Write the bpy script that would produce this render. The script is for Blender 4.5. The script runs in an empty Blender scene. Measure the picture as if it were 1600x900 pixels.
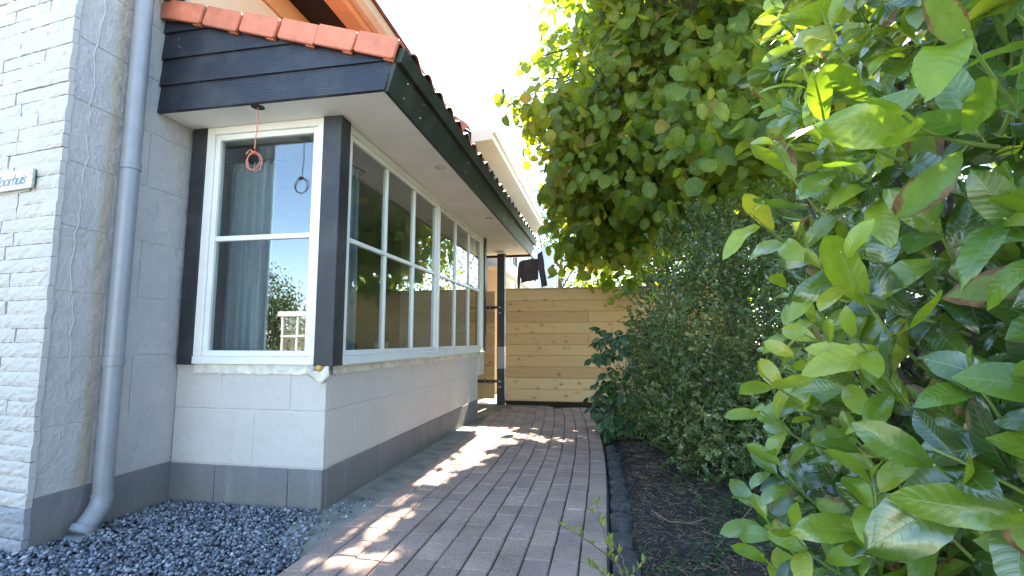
import bpy, math, random
import numpy as np
from mathutils import Vector, Matrix, Euler, noise
S = bpy.context.scene
R = math.radians
PI = math.pi

# ------------------------------------------------------------------ camera
H = 1.02
FPX = 765.0                                   # focal length in pixels of a 1600 wide frame
YAW = math.atan(145 / FPX)
PITCH = math.atan(82 / FPX)
cam = bpy.data.cameras.new('camera')
cam.sensor_width = 36.0
cam.lens = FPX / 1600 * 36.0
cam.clip_start = 0.02
cam.clip_end = 500
camo = bpy.data.objects.new('camera', cam)
S.collection.objects.link(camo)
camo.location = (0, 0, H)
camo.rotation_euler = (PI / 2 + PITCH, 0, YAW)
S.camera = camo

# ------------------------------------------------------------------ sky and sun
SUN_AZ = R(5.0)                                # to the right of the path direction (+Y)
SUN_EL = R(42.5)
w = bpy.data.worlds.new('World')
S.world = w
w.use_nodes = True
nt = w.node_tree
bg = nt.nodes['Background']
sky = nt.nodes.new('ShaderNodeTexSky')
sky.sky_type = 'NISHITA'
sky.sun_disc = False
sky.sun_elevation = SUN_EL
sky.sun_rotation = SUN_AZ
sky.air_density = 1.0
sky.dust_density = 0.2
sky.ozone_density = 1.4
sky.altitude = 500
nt.links.new(sky.outputs[0], bg.inputs[0])
bg.inputs[1].default_value = 0.15
sl = bpy.data.lights.new('sun', 'SUN')
sl.energy = 4.8
sl.angle = R(0.53)
sl.color = (1.0, 0.93, 0.82)
so = bpy.data.objects.new('sun', sl)
S.collection.objects.link(so)
SD = Vector((math.sin(SUN_AZ) * math.cos(SUN_EL), math.cos(SUN_AZ) * math.cos(SUN_EL), math.sin(SUN_EL)))
so.rotation_euler = SD.to_track_quat('Z', 'Y').to_euler()
so.location = (0, 0, 8)
S.view_settings.view_transform = 'Standard'
S.view_settings.look = 'None'
S.view_settings.gamma = 1
S.view_settings.exposure = 2.85
S.render.resolution_x = 1024
S.render.resolution_y = 576
S.cycles.max_bounces = 10
S.cycles.transparent_max_bounces = 16

# ------------------------------------------------------------------ projection helpers (to choose what shows largest)
AX = Vector((-math.sin(YAW) * math.cos(PITCH), math.cos(YAW) * math.cos(PITCH), math.sin(PITCH)))
RX = Vector((math.cos(YAW), math.sin(YAW), 0))
UX = RX.cross(AX)
CAM = Vector((0, 0, H))
def proj(p):
    v = Vector(p) - CAM
    k = v.dot(AX)
    if k <= 0.05: return (-9999, -9999, k)
    return (800 + FPX * v.dot(RX) / k, 450 - FPX * v.dot(UX) / k, k)
def inframe(p, m=20):
    x, y, k = proj(p)
    return -m < x < 1600 + m and -m < y < 900 + m
def at(px, py, depth):
    return CAM + AX * depth + RX * ((px - 800) / FPX * depth) + UX * ((450 - py) / FPX * depth)

# ------------------------------------------------------------------ materials
MATS = {}
def newmat(name):
    m = bpy.data.materials.new(name)
    m.use_nodes = True
    MATS[name] = m
    t = m.node_tree
    return m, t, t.nodes['Principled BSDF'], t.nodes['Material Output']
def N(t, kind, **kw):
    n = t.nodes.new(kind)
    for k, v in kw.items():
        if k.startswith('i_'):
            n.inputs[k[2:].replace('_', ' ')].default_value = v
        else:
            setattr(n, k, v)
    return n
def L(t, a, b): t.links.new(a, b)
def ramp(t, fac, stops):
    r = t.nodes.new('ShaderNodeValToRGB')
    e = r.color_ramp.elements
    while len(e) < len(stops): e.new(0.5)
    for q, (p, c) in zip(e, stops):
        q.position = p
        q.color = c if len(c) == 4 else (*c, 1)
    L(t, fac, r.inputs[0])
    return r.outputs[0]
def mix(t, fac, a, b, mode='MIX'):
    m = t.nodes.new('ShaderNodeMix')
    m.data_type = 'RGBA'
    m.blend_type = mode
    for s, v in ((0, fac), (6, a), (7, b)):
        if isinstance(v, (int, float)): m.inputs[s].default_value = v
        elif isinstance(v, tuple): m.inputs[s].default_value = v if len(v) == 4 else (*v, 1)
        else: L(t, v, m.inputs[s])
    return m.outputs[2]
def math_(t, op, a, b=None, c=None, clamp=False):
    m = t.nodes.new('ShaderNodeMath')
    m.operation = op
    m.use_clamp = clamp
    for s, v in ((0, a), (1, b), (2, c)):
        if v is None: continue
        if isinstance(v, (int, float)): m.inputs[s].default_value = v
        else: L(t, v, m.inputs[s])
    return m.outputs[0]
def pos(t):
    return t.nodes.new('ShaderNodeNewGeometry').outputs['Position']
def noise_(t, vec, scale, detail=4, rough=0.6, dist=0.0):
    n = N(t, 'ShaderNodeTexNoise')
    n.inputs['Scale'].default_value = scale
    n.inputs['Detail'].default_value = detail
    n.inputs['Roughness'].default_value = rough
    n.inputs['Distortion'].default_value = dist
    L(t, vec, n.inputs['Vector'])
    return n.outputs[0]
def scaled(t, vec, s):
    m = t.nodes.new('ShaderNodeMapping')
    m.inputs['Scale'].default_value = s
    L(t, vec, m.inputs['Vector'])
    return m.outputs[0]
def bump(t, h, strength, dist, prev=None):
    b = t.nodes.new('ShaderNodeBump')
    b.inputs['Strength'].default_value = strength
    b.inputs['Distance'].default_value = dist
    L(t, h, b.inputs['Height'])
    if prev is not None: L(t, prev, b.inputs['Normal'])
    return b.outputs[0]

def simple(name, col, rough=0.6, var=0.12, nscale=8, bscale=60, bstr=0.3, bdist=0.002, metallic=0.0, spec=0.5, rnd=0.0, stretch=None):
    m, t, p, o = newmat(name)
    P = pos(t)
    if stretch: P = scaled(t, P, stretch)
    n = noise_(t, P, nscale)
    c2 = tuple(max(0, x * (1 - var)) for x in col)
    c1 = tuple(min(1, x * (1 + var)) for x in col)
    c = ramp(t, n, [(0.3, c2), (0.7, c1)])
    if rnd:
        oi = t.nodes.new('ShaderNodeObjectInfo').outputs['Random']
        f = math_(t, 'MULTIPLY_ADD', oi, 2 * rnd, 1 - rnd)
        vm = t.nodes.new('ShaderNodeVectorMath'); vm.operation = 'SCALE'
        L(t, c, vm.inputs[0]); L(t, f, vm.inputs['Scale'])
        c = vm.outputs[0]
    L(t, c, p.inputs['Base Color'])
    p.inputs['Roughness'].default_value = rough
    p.inputs['Metallic'].default_value = metallic
    p.inputs['Specular IOR Level'].default_value = spec
    if bstr: L(t, bump(t, noise_(t, P, bscale, 5), bstr, bdist), p.inputs['Normal'])
    return m

def wall_paint(name, col, stain=0.0, lumps=1.0, bs=1.0):
    m, t, p, o = newmat(name)
    P = pos(t)
    big = noise_(t, P, 2.2, 5, 0.65)
    c = ramp(t, big, [(0.25, tuple(x * 0.86 for x in col)), (0.75, col)])
    fine = noise_(t, P, 30, 6, 0.7)
    c = mix(t, math_(t, 'MULTIPLY', ramp(t, fine, [(0.60, (0, 0, 0)), (0.8, (1, 1, 1))]), 0.25), c, tuple(x * 0.72 for x in col))
    sp = noise_(t, P, 75, 2, 0.5)
    c = mix(t, math_(t, 'MULTIPLY', ramp(t, sp, [(0.72, (0, 0, 0)), (0.76, (1, 1, 1))]), 0.35), c, (0.25, 0.23, 0.2))
    # grime rising from the ground and drips
    sep = t.nodes.new('ShaderNodeSeparateXYZ'); L(t, P, sep.inputs[0])
    g = noise_(t, scaled(t, P, (9, 9, 1.2)), 1.0, 5, 0.7)
    low = math_(t, 'SUBTRACT', 0.17, sep.outputs[2])
    gm = math_(t, 'MULTIPLY', math_(t, 'MULTIPLY', low, 9, clamp=True), g, clamp=True)
    c = mix(t, gm, c, (0.17, 0.16, 0.13))
    dr = ramp(t, g, [(0.55, (0, 0, 0)), (0.72, (1, 1, 1))])
    c = mix(t, math_(t, 'MULTIPLY', dr, 0.22), c, (0.42, 0.41, 0.36))
    if stain:
        # ochre run-off streak next to the downpipe: along world Y = 2.27
        yy = math_(t, 'ADD', sep.outputs[1], math_(t, 'MULTIPLY', math_(t, 'SUBTRACT', g, 0.5), 0.10))
        d = math_(t, 'ABSOLUTE', math_(t, 'SUBTRACT', yy, 2.262))
        f = math_(t, 'SUBTRACT', 1.0, math_(t, 'DIVIDE', d, 0.045), clamp=True)
        f = math_(t, 'MULTIPLY', f, math_(t, 'GREATER_THAN', sep.outputs[2], 0.24))
        c = mix(t, math_(t, 'MULTIPLY', f, stain), c, (0.36, 0.27, 0.15))
    L(t, c, p.inputs['Base Color'])
    p.inputs['Roughness'].default_value = 0.62
    p.inputs['Specular IOR Level'].default_value = 0.35
    n1 = bump(t, noise_(t, P, 9, 6, 0.62), 0.75 * bs, 0.016 * lumps)
    n2 = bump(t, noise_(t, scaled(t, P, (1, 1, 0.6)), 70, 5, 0.7), 0.45 * bs, 0.003, n1)
    L(t, n2, p.inputs['Normal'])
    return m
M_white = wall_paint('painted_block_white', (0.58, 0.53, 0.47))
M_grey = wall_paint('painted_plinth_grey', (0.185, 0.175, 0.175))
M_pipe_wall = wall_paint('painted_render_white', (0.47, 0.435, 0.41), stain=0.75, lumps=2.0)

def rough_brick(name, col):
    m, t, p, o = newmat(name)
    P = pos(t)
    c = ramp(t, noise_(t, P, 5, 5), [(0.3, tuple(x * 0.9 for x in col)), (0.7, col)])
    st = noise_(t, scaled(t, P, (5, 5, 26)), 2.0, 6, 0.7, 0.6)
    c = mix(t, ramp(t, st, [(0.28, (1, 1, 1)), (0.40, (0, 0, 0))]), c, tuple(x * 0.78 for x in col))
    L(t, c, p.inputs['Base Color'])
    p.inputs['Roughness'].default_value = 0.7
    n1 = bump(t, st, 0.6, 0.009)
    L(t, bump(t, noise_(t, P, 90, 4), 0.4, 0.002, n1), p.inputs['Normal'])
    return m
M_brickw = rough_brick('split_face_white', (0.45, 0.42, 0.38))
M_brickg = rough_brick('split_face_grey', (0.25, 0.25, 0.265))
M_mortarw = simple('mortar_white', (0.48, 0.46, 0.42), 0.8)

def paver_mat():
    m, t, p, o = newmat('concrete_paver')
    P = pos(t)
    oi = t.nodes.new('ShaderNodeObjectInfo').outputs['Random']
    isl = t.nodes.new('ShaderNodeNewGeometry').outputs['Random Per Island']
    r = math_(t, 'FRACT', math_(t, 'ADD', oi, isl))
    base = ramp(t, r, [(0.0, (0.33, 0.235, 0.185)), (0.35, (0.40, 0.275, 0.21)), (0.7, (0.35, 0.25, 0.21)), (1.0, (0.45, 0.315, 0.235))])
    sp = noise_(t, P, 210, 3, 0.75)
    c = mix(t, 1.0, base, ramp(t, sp, [(0.34, (0.40, 0.40, 0.41)), (0.5, (1, 1, 1)), (0.66, (1.8, 1.72, 1.6))]), 'MULTIPLY')
    st = noise_(t, P, 3.0, 5, 0.65)
    c = mix(t, 1.0, c, ramp(t, st, [(0.3, (0.74, 0.74, 0.73)), (0.7, (1.12, 1.1, 1.1))]), 'MULTIPLY')
    ms = noise_(t, P, 1.7, 6, 0.7)
    c = mix(t, math_(t, 'MULTIPLY', ramp(t, ms, [(0.62, (0, 0, 0)), (0.78, (1, 1, 1))]), 0.4), c, (0.07, 0.075, 0.045))
    L(t, c, p.inputs['Base Color'])
    p.inputs['Roughness'].default_value = 0.85
    p.inputs['Specular IOR Level'].default_value = 0.3
    n1 = bump(t, sp, 0.8, 0.0030)
    L(t, bump(t, noise_(t, P, 28, 4), 0.35, 0.004, n1), p.inputs['Normal'])
    return m
M_paver = paver_mat()
M_joint = simple('joint_soil', (0.035, 0.030, 0.022), 0.95, 0.4, 20, 90, 0.8, 0.004)
M_concrete = simple('weathered_concrete', (0.23, 0.215, 0.175), 0.9, 0.35, 6, 130, 0.6, 0.003)

def aggregate():
    m, t, p, o = newmat('exposed_aggregate')
    P = pos(t)
    v = N(t, 'ShaderNodeTexVoronoi'); v.inputs['Scale'].default_value = 55
    L(t, P, v.inputs['Vector'])
    c = ramp(t, v.outputs['Distance'], [(0.0, (0.30, 0.26, 0.20)), (0.5, (0.20, 0.17, 0.12)), (0.8, (0.07, 0.06, 0.04))])
    c = mix(t, 0.35, c, v.outputs['Color'], 'SOFT_LIGHT')
    L(t, c, p.inputs['Base Color'])
    p.inputs['Roughness'].default_value = 0.9
    L(t, bump(t, math_(t, 'SUBTRACT', 1.0, v.outputs['Distance']), 0.8, 0.006), p.inputs['Normal'])
    return m
M_aggr = aggregate()
M_pale = simple('pale_bounce_ground', (0.46, 0.42, 0.36), 0.9, 0.2, 3, 60, 0.4, 0.003)

def gravel_mat():
    m, t, p, o = newmat('blue_grey_gravel')
    isl = t.nodes.new('ShaderNodeNewGeometry').outputs['Random Per Island']
    P = pos(t)
    base = ramp(t, isl, [(0.0, (0.065, 0.070, 0.080)), (0.3, (0.125, 0.130, 0.145)), (0.6, (0.195, 0.20, 0.215)), (0.85, (0.30, 0.305, 0.315)), (0.97, (0.34, 0.35, 0.38)), (1.0, (0.5, 0.5, 0.5))])
    c = mix(t, 1.0, base, ramp(t, noise_(t, P, 160, 4), [(0.3, (0.75, 0.75, 0.75)), (0.7, (1.2, 1.2, 1.2))]), 'MULTIPLY')
    L(t, c, p.inputs['Base Color'])
    p.inputs['Roughness'].default_value = 0.6
    L(t, bump(t, noise_(t, P, 260, 3), 0.5, 0.0015), p.inputs['Normal'])
    return m
M_gravel = gravel_mat()
M_gravel_bed = simple('gravel_dust', (0.05, 0.055, 0.07), 0.95, 0.4, 60)

def soil_mat():
    m, t, p, o = newmat('garden_soil')
    P = pos(t)
    c = ramp(t, noise_(t, P, 14, 7, 0.7), [(0.3, (0.018, 0.014, 0.010)), (0.55, (0.045, 0.034, 0.024)), (0.75, (0.085, 0.065, 0.045))])
    L(t, c, p.inputs['Base Color'])
    p.inputs['Roughness'].default_value = 0.95
    n1 = bump(t, noise_(t, P, 45, 7, 0.75), 1.0, 0.02)
    L(t, n1, p.inputs['Normal'])
    return m
M_soil = soil_mat()

def wood_paint(name, col, rough=0.42, spec=0.5, axis='x'):
    m, t, p, o = newmat(name)
    tc = t.nodes.new('ShaderNodeTexCoord').outputs['Object']
    oi = t.nodes.new('ShaderNodeObjectInfo').outputs['Random']
    off = t.nodes.new('ShaderNodeVectorMath'); off.operation = 'ADD'
    L(t, tc, off.inputs[0])
    cb = t.nodes.new('ShaderNodeCombineXYZ'); L(t, math_(t, 'MULTIPLY', oi, 37), cb.inputs[0]); L(t, math_(t, 'MULTIPLY', oi, 11), cb.inputs[2])
    L(t, cb.outputs[0], off.inputs[1])
    sc = {'x': (2.2, 14, 14), 'y': (14, 2.2, 14), 'z': (14, 14, 2.2)}[axis]
    V = scaled(t, off.outputs[0], sc)
    wv = N(t, 'ShaderNodeTexWave'); wv.bands_direction = 'Z' if axis != 'z' else 'X'
    wv.inputs['Scale'].default_value = 2.2; wv.inputs['Distortion'].default_value = 9.0
    wv.inputs['Detail'].default_value = 3; wv.inputs['Detail Scale'].default_value = 0.9
    L(t, V, wv.inputs['Vector'])
    fine = noise_(t, V, 9, 4)
    c = mix(t, math_(t, 'MULTIPLY', fine, 0.5), col, tuple(x * 1.7 + 0.004 for x in col))
    dust = noise_(t, pos(t), 3.5, 5, 0.7)
    c = mix(t, math_(t, 'MULTIPLY', ramp(t, dust, [(0.45, (0, 0, 0)), (0.8, (1, 1, 1))]), 0.16), c, (0.25, 0.24, 0.22))
    L(t, c, p.inputs['Base Color'])
    p.inputs['Roughness'].default_value = rough
    p.inputs['Specular IOR Level'].default_value = spec
    n1 = bump(t, wv.outputs[1], 0.35, 0.0022)
    L(t, bump(t, fine, 0.25, 0.001, n1), p.inputs['Normal'])
    return m
M_black_x = wood_paint('blue_black_paint_boards', (0.010, 0.012, 0.019), 0.42, 0.42, 'x')
M_black_y = wood_paint('black_stained_fascia', (0.020, 0.024, 0.016), 0.5, 0.35, 'y')
M_black_z = wood_paint('black_painted_post', (0.014, 0.015, 0.018), 0.5, 0.45, 'z')

def pine_mat():
    m, t, p, o = newmat('fresh_pine')
    tc = t.nodes.new('ShaderNodeTexCoord').outputs['Object']
    oi = t.nodes.new('ShaderNodeObjectInfo').outputs['Random']
    off = t.nodes.new('ShaderNodeVectorMath'); off.operation = 'ADD'
    L(t, tc, off.inputs[0])
    cb = t.nodes.new('ShaderNodeCombineXYZ'); L(t, math_(t, 'MULTIPLY', oi, 53), cb.inputs[0]); L(t, math_(t, 'MULTIPLY', oi, 17), cb.inputs[2])
    L(t, cb.outputs[0], off.inputs[1])
    V = off.outputs[0]
    vor = N(t, 'ShaderNodeTexVoronoi'); vor.inputs['Scale'].default_value = 1.0
    vor.inputs['Randomness'].default_value = 1.0
    L(t, scaled(t, V, (5.5, 0.01, 9.0)), vor.inputs['Vector'])
    d = vor.outputs['Distance']
    knot = ramp(t, d, [(0.05, (1, 1, 1)), (0.13, (0, 0, 0))])
    halo = ramp(t, d, [(0.08, (1, 1, 1)), (0.34, (0, 0, 0))])
    g = N(t, 'ShaderNodeTexWave'); g.bands_direction = 'Z'
    g.inputs['Scale'].default_value = 7.0; g.inputs['Distortion'].default_value = 5.0; g.inputs['Detail'].default_value = 3
    g.inputs['Detail Scale'].default_value = 1.2
    cz = t.nodes.new('ShaderNodeCombineXYZ'); L(t, math_(t, 'MULTIPLY', halo, 0.12), cz.inputs[2])
    ad = t.nodes.new('ShaderNodeVectorMath'); ad.operation = 'ADD'
    L(t, scaled(t, V, (0.5, 1, 3.0)), ad.inputs[0]); L(t, cz.outputs[0], ad.inputs[1])
    L(t, ad.outputs[0], g.inputs['Vector'])
    base = ramp(t, oi, [(0, (0.52, 0.30, 0.12)), (0.5, (0.66, 0.41, 0.17)), (1, (0.74, 0.51, 0.25))])
    c = mix(t, math_(t, 'MULTIPLY', g.outputs[1], 0.5), base, (0.33, 0.20, 0.085))
    streak = noise_(t, scaled(t, V, (1.0, 1, 40)), 2.0, 4)
    c = mix(t, math_(t, 'MULTIPLY', ramp(t, streak, [(0.45, (0, 0, 0)), (0.75, (1, 1, 1))]), 0.35), c, (0.62, 0.50, 0.30))
    c = mix(t, math_(t, 'MULTIPLY', halo, 0.45), c, (0.34, 0.19, 0.07))
    c = mix(t, math_(t, 'MULTIPLY', knot, 0.9), c, (0.10, 0.045, 0.016))
    L(t, c, p.inputs['Base Color'])
    p.inputs['Roughness'].default_value = 0.72
    p.inputs['Specular IOR Level'].default_value = 0.3
    L(t, bump(t, streak, 0.3, 0.002), p.inputs['Normal'])
    return m
M_pine = pine_mat()

M_wpaint = simple('white_gloss_paint', (0.74, 0.72, 0.66), 0.32, 0.05, 6, 40, 0.12, 0.001)
M_soffit = simple('cream_soffit_board', (0.84, 0.79, 0.70), 0.7, 0.07, 2.5, 25, 0.15, 0.002)
M_cream = simple('cream_paint', (0.72, 0.62, 0.47), 0.6, 0.06, 2, 40, 0.15, 0.002)
M_peach = simple('peach_paint_and_bounce', (0.72, 0.50, 0.34), 0.75, 0.08, 3, 60, 0.3, 0.003)  # on the upper wall, warm tile bounce is put into this colour
M_orange = simple('orange_painted_board', (0.70, 0.30, 0.13), 0.5, 0.08, 3, 60, 0.2, 0.001)
M_darkboard = simple('dark_brown_boards', (0.035, 0.024, 0.018), 0.9, 0.2, 5, 60, 0.3, 0.002, spec=0.08)
M_tile = simple('terracotta_tile', (0.47, 0.14, 0.07), 0.55, 0.18, 12, 120, 0.3, 0.0015, rnd=0.16)
M_tile_dark = simple('weathered_pantile', (0.24, 0.085, 0.055), 0.40, 0.3, 9, 90, 0.3, 0.002, rnd=0.2)
M_pvc = simple('grey_pvc', (0.225, 0.23, 0.24), 0.38, 0.07, 12, 60, 0.08, 0.001)
M_pvc_d = simple('grey_pvc_bracket', (0.20, 0.21, 0.23), 0.45, 0.1, 12, 60, 0.08, 0.001)
M_lead = simple('lead_sheet', (0.12, 0.13, 0.145), 0.38, 0.2, 20, 60, 0.4, 0.003, metallic=0.7)
M_steel = simple('galvanised_bolt', (0.62, 0.62, 0.62), 0.35, 0.1, 40, 60, 0.1, 0.001, metallic=1.0)
M_iron = simple('black_iron', (0.02, 0.02, 0.022), 0.45, 0.2, 20, 90, 0.3, 0.001)
M_strip = simple('dirty_white_sealing_tape', (0.62, 0.57, 0.47), 0.6, 0.25, 14, 30, 0.7, 0.008)
M_foam = simple('yellow_expanding_foam', (0.55, 0.36, 0.08), 0.6, 0.3, 40, 60, 0.8, 0.006)
M_curtain = simple('slate_blue_curtain', (0.33, 0.36, 0.40), 0.85, 0.10, 30, 300, 0.4, 0.001)
M_room = simple('room_wall_green_grey', (0.22, 0.23, 0.19), 0.8, 0.1, 3)
M_floor = simple('room_floor_wood', (0.16, 0.09, 0.05), 0.5, 0.2, 5)
M_cable = simple('salmon_red_cable', (0.62, 0.17, 0.11), 0.45, 0.06, 30, 60, 0.05, 0.0005)
M_dark_hole = simple('painted_recess_dark', (0.02, 0.02, 0.02), 0.8)  # shade inside the cable hole and neighbour windows, as plain dark colour
M_lens = simple('frosted_lamp_lens', (0.55, 0.55, 0.52), 0.25)
M_chrome = simple('satin_nickel_ring', (0.55, 0.53, 0.48), 0.3, 0.05, 30, 60, 0.05, 0.0005, metallic=0.8)
M_sweater = simple('black_knit', (0.018, 0.016, 0.022), 0.9, 0.2, 60, 300, 0.6, 0.002)
M_wwall = simple('pale_blue_white_render', (0.72, 0.75, 0.80), 0.7, 0.05, 2)
M_wood_dark = simple('chair_wood', (0.15, 0.085, 0.045), 0.4, 0.2, 8)
M_pot = simple('grey_ceramic_pot', (0.36, 0.36, 0.38), 0.35, 0.05, 8)
M_twig = simple('dead_twig', (0.22, 0.16, 0.10), 0.85, 0.35, 30, 80, 0.5, 0.002)
M_litter = simple('dry_litter', (0.20, 0.13, 0.08), 0.85, 0.5, 35, 80, 0.4, 0.002)
M_bark = simple('bark', (0.075, 0.058, 0.045), 0.9, 0.4, 22, 50, 0.9, 0.01)
M_stem = simple('green_stem', (0.20, 0.28, 0.07), 0.5, 0.15, 20)
M_stone = simple('slate_edging_stone', (0.060, 0.055, 0.048), 0.8, 0.7, 22, 45, 1.0, 0.016)
M_ground = simple('lawn_soil', (0.06, 0.075, 0.03), 0.95, 0.4, 3, 40, 0.6, 0.01)

def glass_mat():
    m, t, p, o = newmat('window_glass')
    t.nodes.remove(p)
    tr = N(t, 'ShaderNodeBsdfTransparent'); tr.inputs[0].default_value = (0.86, 0.90, 0.88, 1)
    gl = N(t, 'ShaderNodeBsdfGlossy'); gl.inputs['Roughness'].default_value = 0.0
    lw = N(t, 'ShaderNodeLayerWeight'); lw.inputs['Blend'].default_value = 0.5
    fac = math_(t, 'MULTIPLY_ADD', math_(t, 'POWER', lw.outputs['Facing'], 4.0), 0.86, 0.115, clamp=True)
    nb = bump(t, noise_(t, pos(t), 1.6, 1), 0.10, 0.01)
    L(t, nb, gl.inputs['Normal'])
    ms = N(t, 'ShaderNodeMixShader')
    L(t, fac, ms.inputs[0]); L(t, tr.outputs[0], ms.inputs[1]); L(t, gl.outputs[0], ms.inputs[2])
    L(t, ms.outputs[0], o.inputs[0])
    return m
M_glass = glass_mat()

def leaf_mat(name, stops, trans, tcol, rough=0.4, spec=0.4, veins=0, under=None, burnt=0.0, vscale=1.0, coat=0.0):
    m, t, p, o = newmat(name)
    geo = t.nodes.new('ShaderNodeNewGeometry')
    oi = t.nodes.new('ShaderNodeObjectInfo').outputs['Random']
    r = math_(t, 'FRACT', math_(t, 'ADD', oi, geo.outputs['Random Per Island']))
    c = ramp(t, r, stops)
    P = geo.outputs['Position']
    c = mix(t, 1.0, c, ramp(t, noise_(t, P, 30, 3), [(0.3, (0.82, 0.84, 0.8)), (0.7, (1.15, 1.12, 1.1))]), 'MULTIPLY')
    c = mix(t, 1.0, c, ramp(t, noise_(t, P, 2.3, 2), [(0.32, (0.66, 0.80, 0.8)), (0.68, (1.25, 1.12, 1.1))]), 'MULTIPLY')
    bm = None
    if veins:
        uv = t.nodes.new('ShaderNodeTexCoord').outputs['UV']
        s = t.nodes.new('ShaderNodeSeparateXYZ'); L(t, uv, s.inputs[0])
        u = s.outputs[0]
        v = math_(t, 'ABSOLUTE', math_(t, 'SUBTRACT', math_(t, 'MULTIPLY', s.outputs[1], 2.0), 1.0))
        mid = math_(t, 'SUBTRACT', 1.0, math_(t, 'DIVIDE', v, 0.055), clamp=True)
        arg = math_(t, 'MULTIPLY', math_(t, 'SUBTRACT', u, math_(t, 'MULTIPLY', v, 0.16)), veins * 2 * PI)
        sn = math_(t, 'SINE', arg)
        lat = math_(t, 'POWER', math_(t, 'MULTIPLY_ADD', sn, 0.5, 0.5), 9.0)
        lat = math_(t, 'MULTIPLY', lat, math_(t, 'SUBTRACT', 1.15, v, clamp=True))
        vn = math_(t, 'MAXIMUM', mid, math_(t, 'MULTIPLY', lat, 0.40))
        c = mix(t, math_(t, 'MULTIPLY', vn, 0.40), c, (0.26, 0.34, 0.12))
        quilt = math_(t, 'SUBTRACT', math_(t, 'MULTIPLY', math_(t, 'ABSOLUTE', math_(t, 'SINE', math_(t, 'MULTIPLY', arg, 0.5))), 0.6), vn)
        bm = bump(t, quilt, 0.22, 0.0026)
        bm = bump(t, noise_(t, P, 60, 4), 0.22, 0.0025, bm)
        spt = noise_(t, P, 130, 2)
        c = mix(t, math_(t, 'MULTIPLY', ramp(t, spt, [(0.70, (0, 0, 0)), (0.74, (1, 1, 1))]), 0.5), c, (0.10, 0.07, 0.03))
        if burnt:
            nn = noise_(t, P, 22, 4)
            e = math_(t, 'ADD', math_(t, 'MULTIPLY', v, 0.55), math_(t, 'MULTIPLY', u, 0.42))
            e = math_(t, 'ADD', e, math_(t, 'MULTIPLY', math_(t, 'SUBTRACT', nn, 0.5), 1.0))
            f = ramp(t, e, [(0.74 - burnt * 0.2, (0, 0, 0)), (0.77 - burnt * 0.2, (1, 1, 1))])
            c = mix(t, f, c, ramp(t, noise_(t, P, 70, 4), [(0.3, (0.09, 0.04, 0.02)), (0.7, (0.30, 0.17, 0.08))]))
    if under is not None:
        bc = mix(t, 1.0, c, under, 'MULTIPLY')
        c = mix(t, geo.outputs['Backfacing'], c, bc)
    L(t, c, p.inputs['Base Color'])
    p.inputs['Roughness'].default_value = rough
    p.inputs['Specular IOR Level'].default_value = spec
    if coat:
        p.inputs['Coat Weight'].default_value = coat
        p.inputs['Coat Roughness'].default_value = 0.11
    if bm is not None: L(t, bm, p.inputs['Normal'])
    tb = N(t, 'ShaderNodeBsdfTranslucent')
    tc = mix(t, 1.0, c, tcol, 'MULTIPLY')
    L(t, tc, tb.inputs[0])
    ms = N(t, 'ShaderNodeMixShader'); ms.inputs[0].default_value = trans
    L(t, p.outputs[0], ms.inputs[1]); L(t, tb.outputs[0], ms.inputs[2])
    L(t, ms.outputs[0], o.inputs[0])
    return m
G = lambda *a: list(a)
M_lime = leaf_mat('linden_leaf', [(0, (0.070, 0.125, 0.022)), (0.4, (0.10, 0.165, 0.028)), (0.75, (0.135, 0.20, 0.032)), (0.96, (0.16, 0.20, 0.04)), (1, (0.20, 0.16, 0.05))], 0.56, (4.0, 3.1, 0.6), 0.45, 0.35, veins=6)
M_limesmall = leaf_mat('far_tree_leaf', [(0, (0.04, 0.075, 0.018)), (0.6, (0.06, 0.10, 0.02)), (1, (0.10, 0.12, 0.03))], 0.45, (2.2, 2.2, 1.0), 0.5, 0.3)
M_privet = leaf_mat('small_glossy_leaf', [(0, (0.075, 0.11, 0.035)), (0.6, (0.12, 0.165, 0.05)), (0.9, (0.18, 0.235, 0.07)), (1, (0.29, 0.35, 0.11))], 0.22, (1.8, 2.0, 0.9), 0.25, 0.6)
M_darkleaf = leaf_mat('dark_compound_leaf', [(0, (0.030, 0.075, 0.030)), (0.7, (0.045, 0.10, 0.035)), (1, (0.09, 0.16, 0.04))], 0.25, (1.8, 2.0, 0.8), 0.36, 0.5, veins=7)
M_laurel_dark = leaf_mat('laurel_mature_leaf', [(0, (0.030, 0.070, 0.012)), (0.6, (0.055, 0.105, 0.016)), (1, (0.09, 0.145, 0.022))], 0.24, (2.0, 2.1, 0.8), 0.24, 0.8, veins=11, under=(1.5, 1.3, 1.2, 1), coat=0.5)
M_laurel_mid = leaf_mat('laurel_green_leaf', [(0, (0.095, 0.175, 0.016)), (0.6, (0.135, 0.225, 0.020)), (1, (0.18, 0.26, 0.028))], 0.36, (1.9, 1.9, 0.8), 0.26, 0.7, veins=11, under=(1.2, 1.1, 1.1, 1), coat=0.4)
M_laurel_young = leaf_mat('laurel_young_leaf', [(0, (0.21, 0.32, 0.022)), (0.6, (0.27, 0.37, 0.026)), (1, (0.38, 0.40, 0.035))], 0.42, (1.6, 1.5, 0.8), 0.30, 0.6, veins=10, under=(1.1, 1.05, 1.0, 1), coat=0.25)
M_laurel_burnt = leaf_mat('laurel_scorched_leaf', [(0, (0.15, 0.24, 0.04)), (1, (0.24, 0.33, 0.06))], 0.36, (1.6, 1.5, 0.8), 0.38, 0.45, veins=10, burnt=0.6)
M_weedleaf = leaf_mat('weed_leaf', [(0, (0.14, 0.22, 0.04)), (1, (0.30, 0.36, 0.10))], 0.4, (1.7, 1.6, 0.8), 0.5, 0.3)
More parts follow.
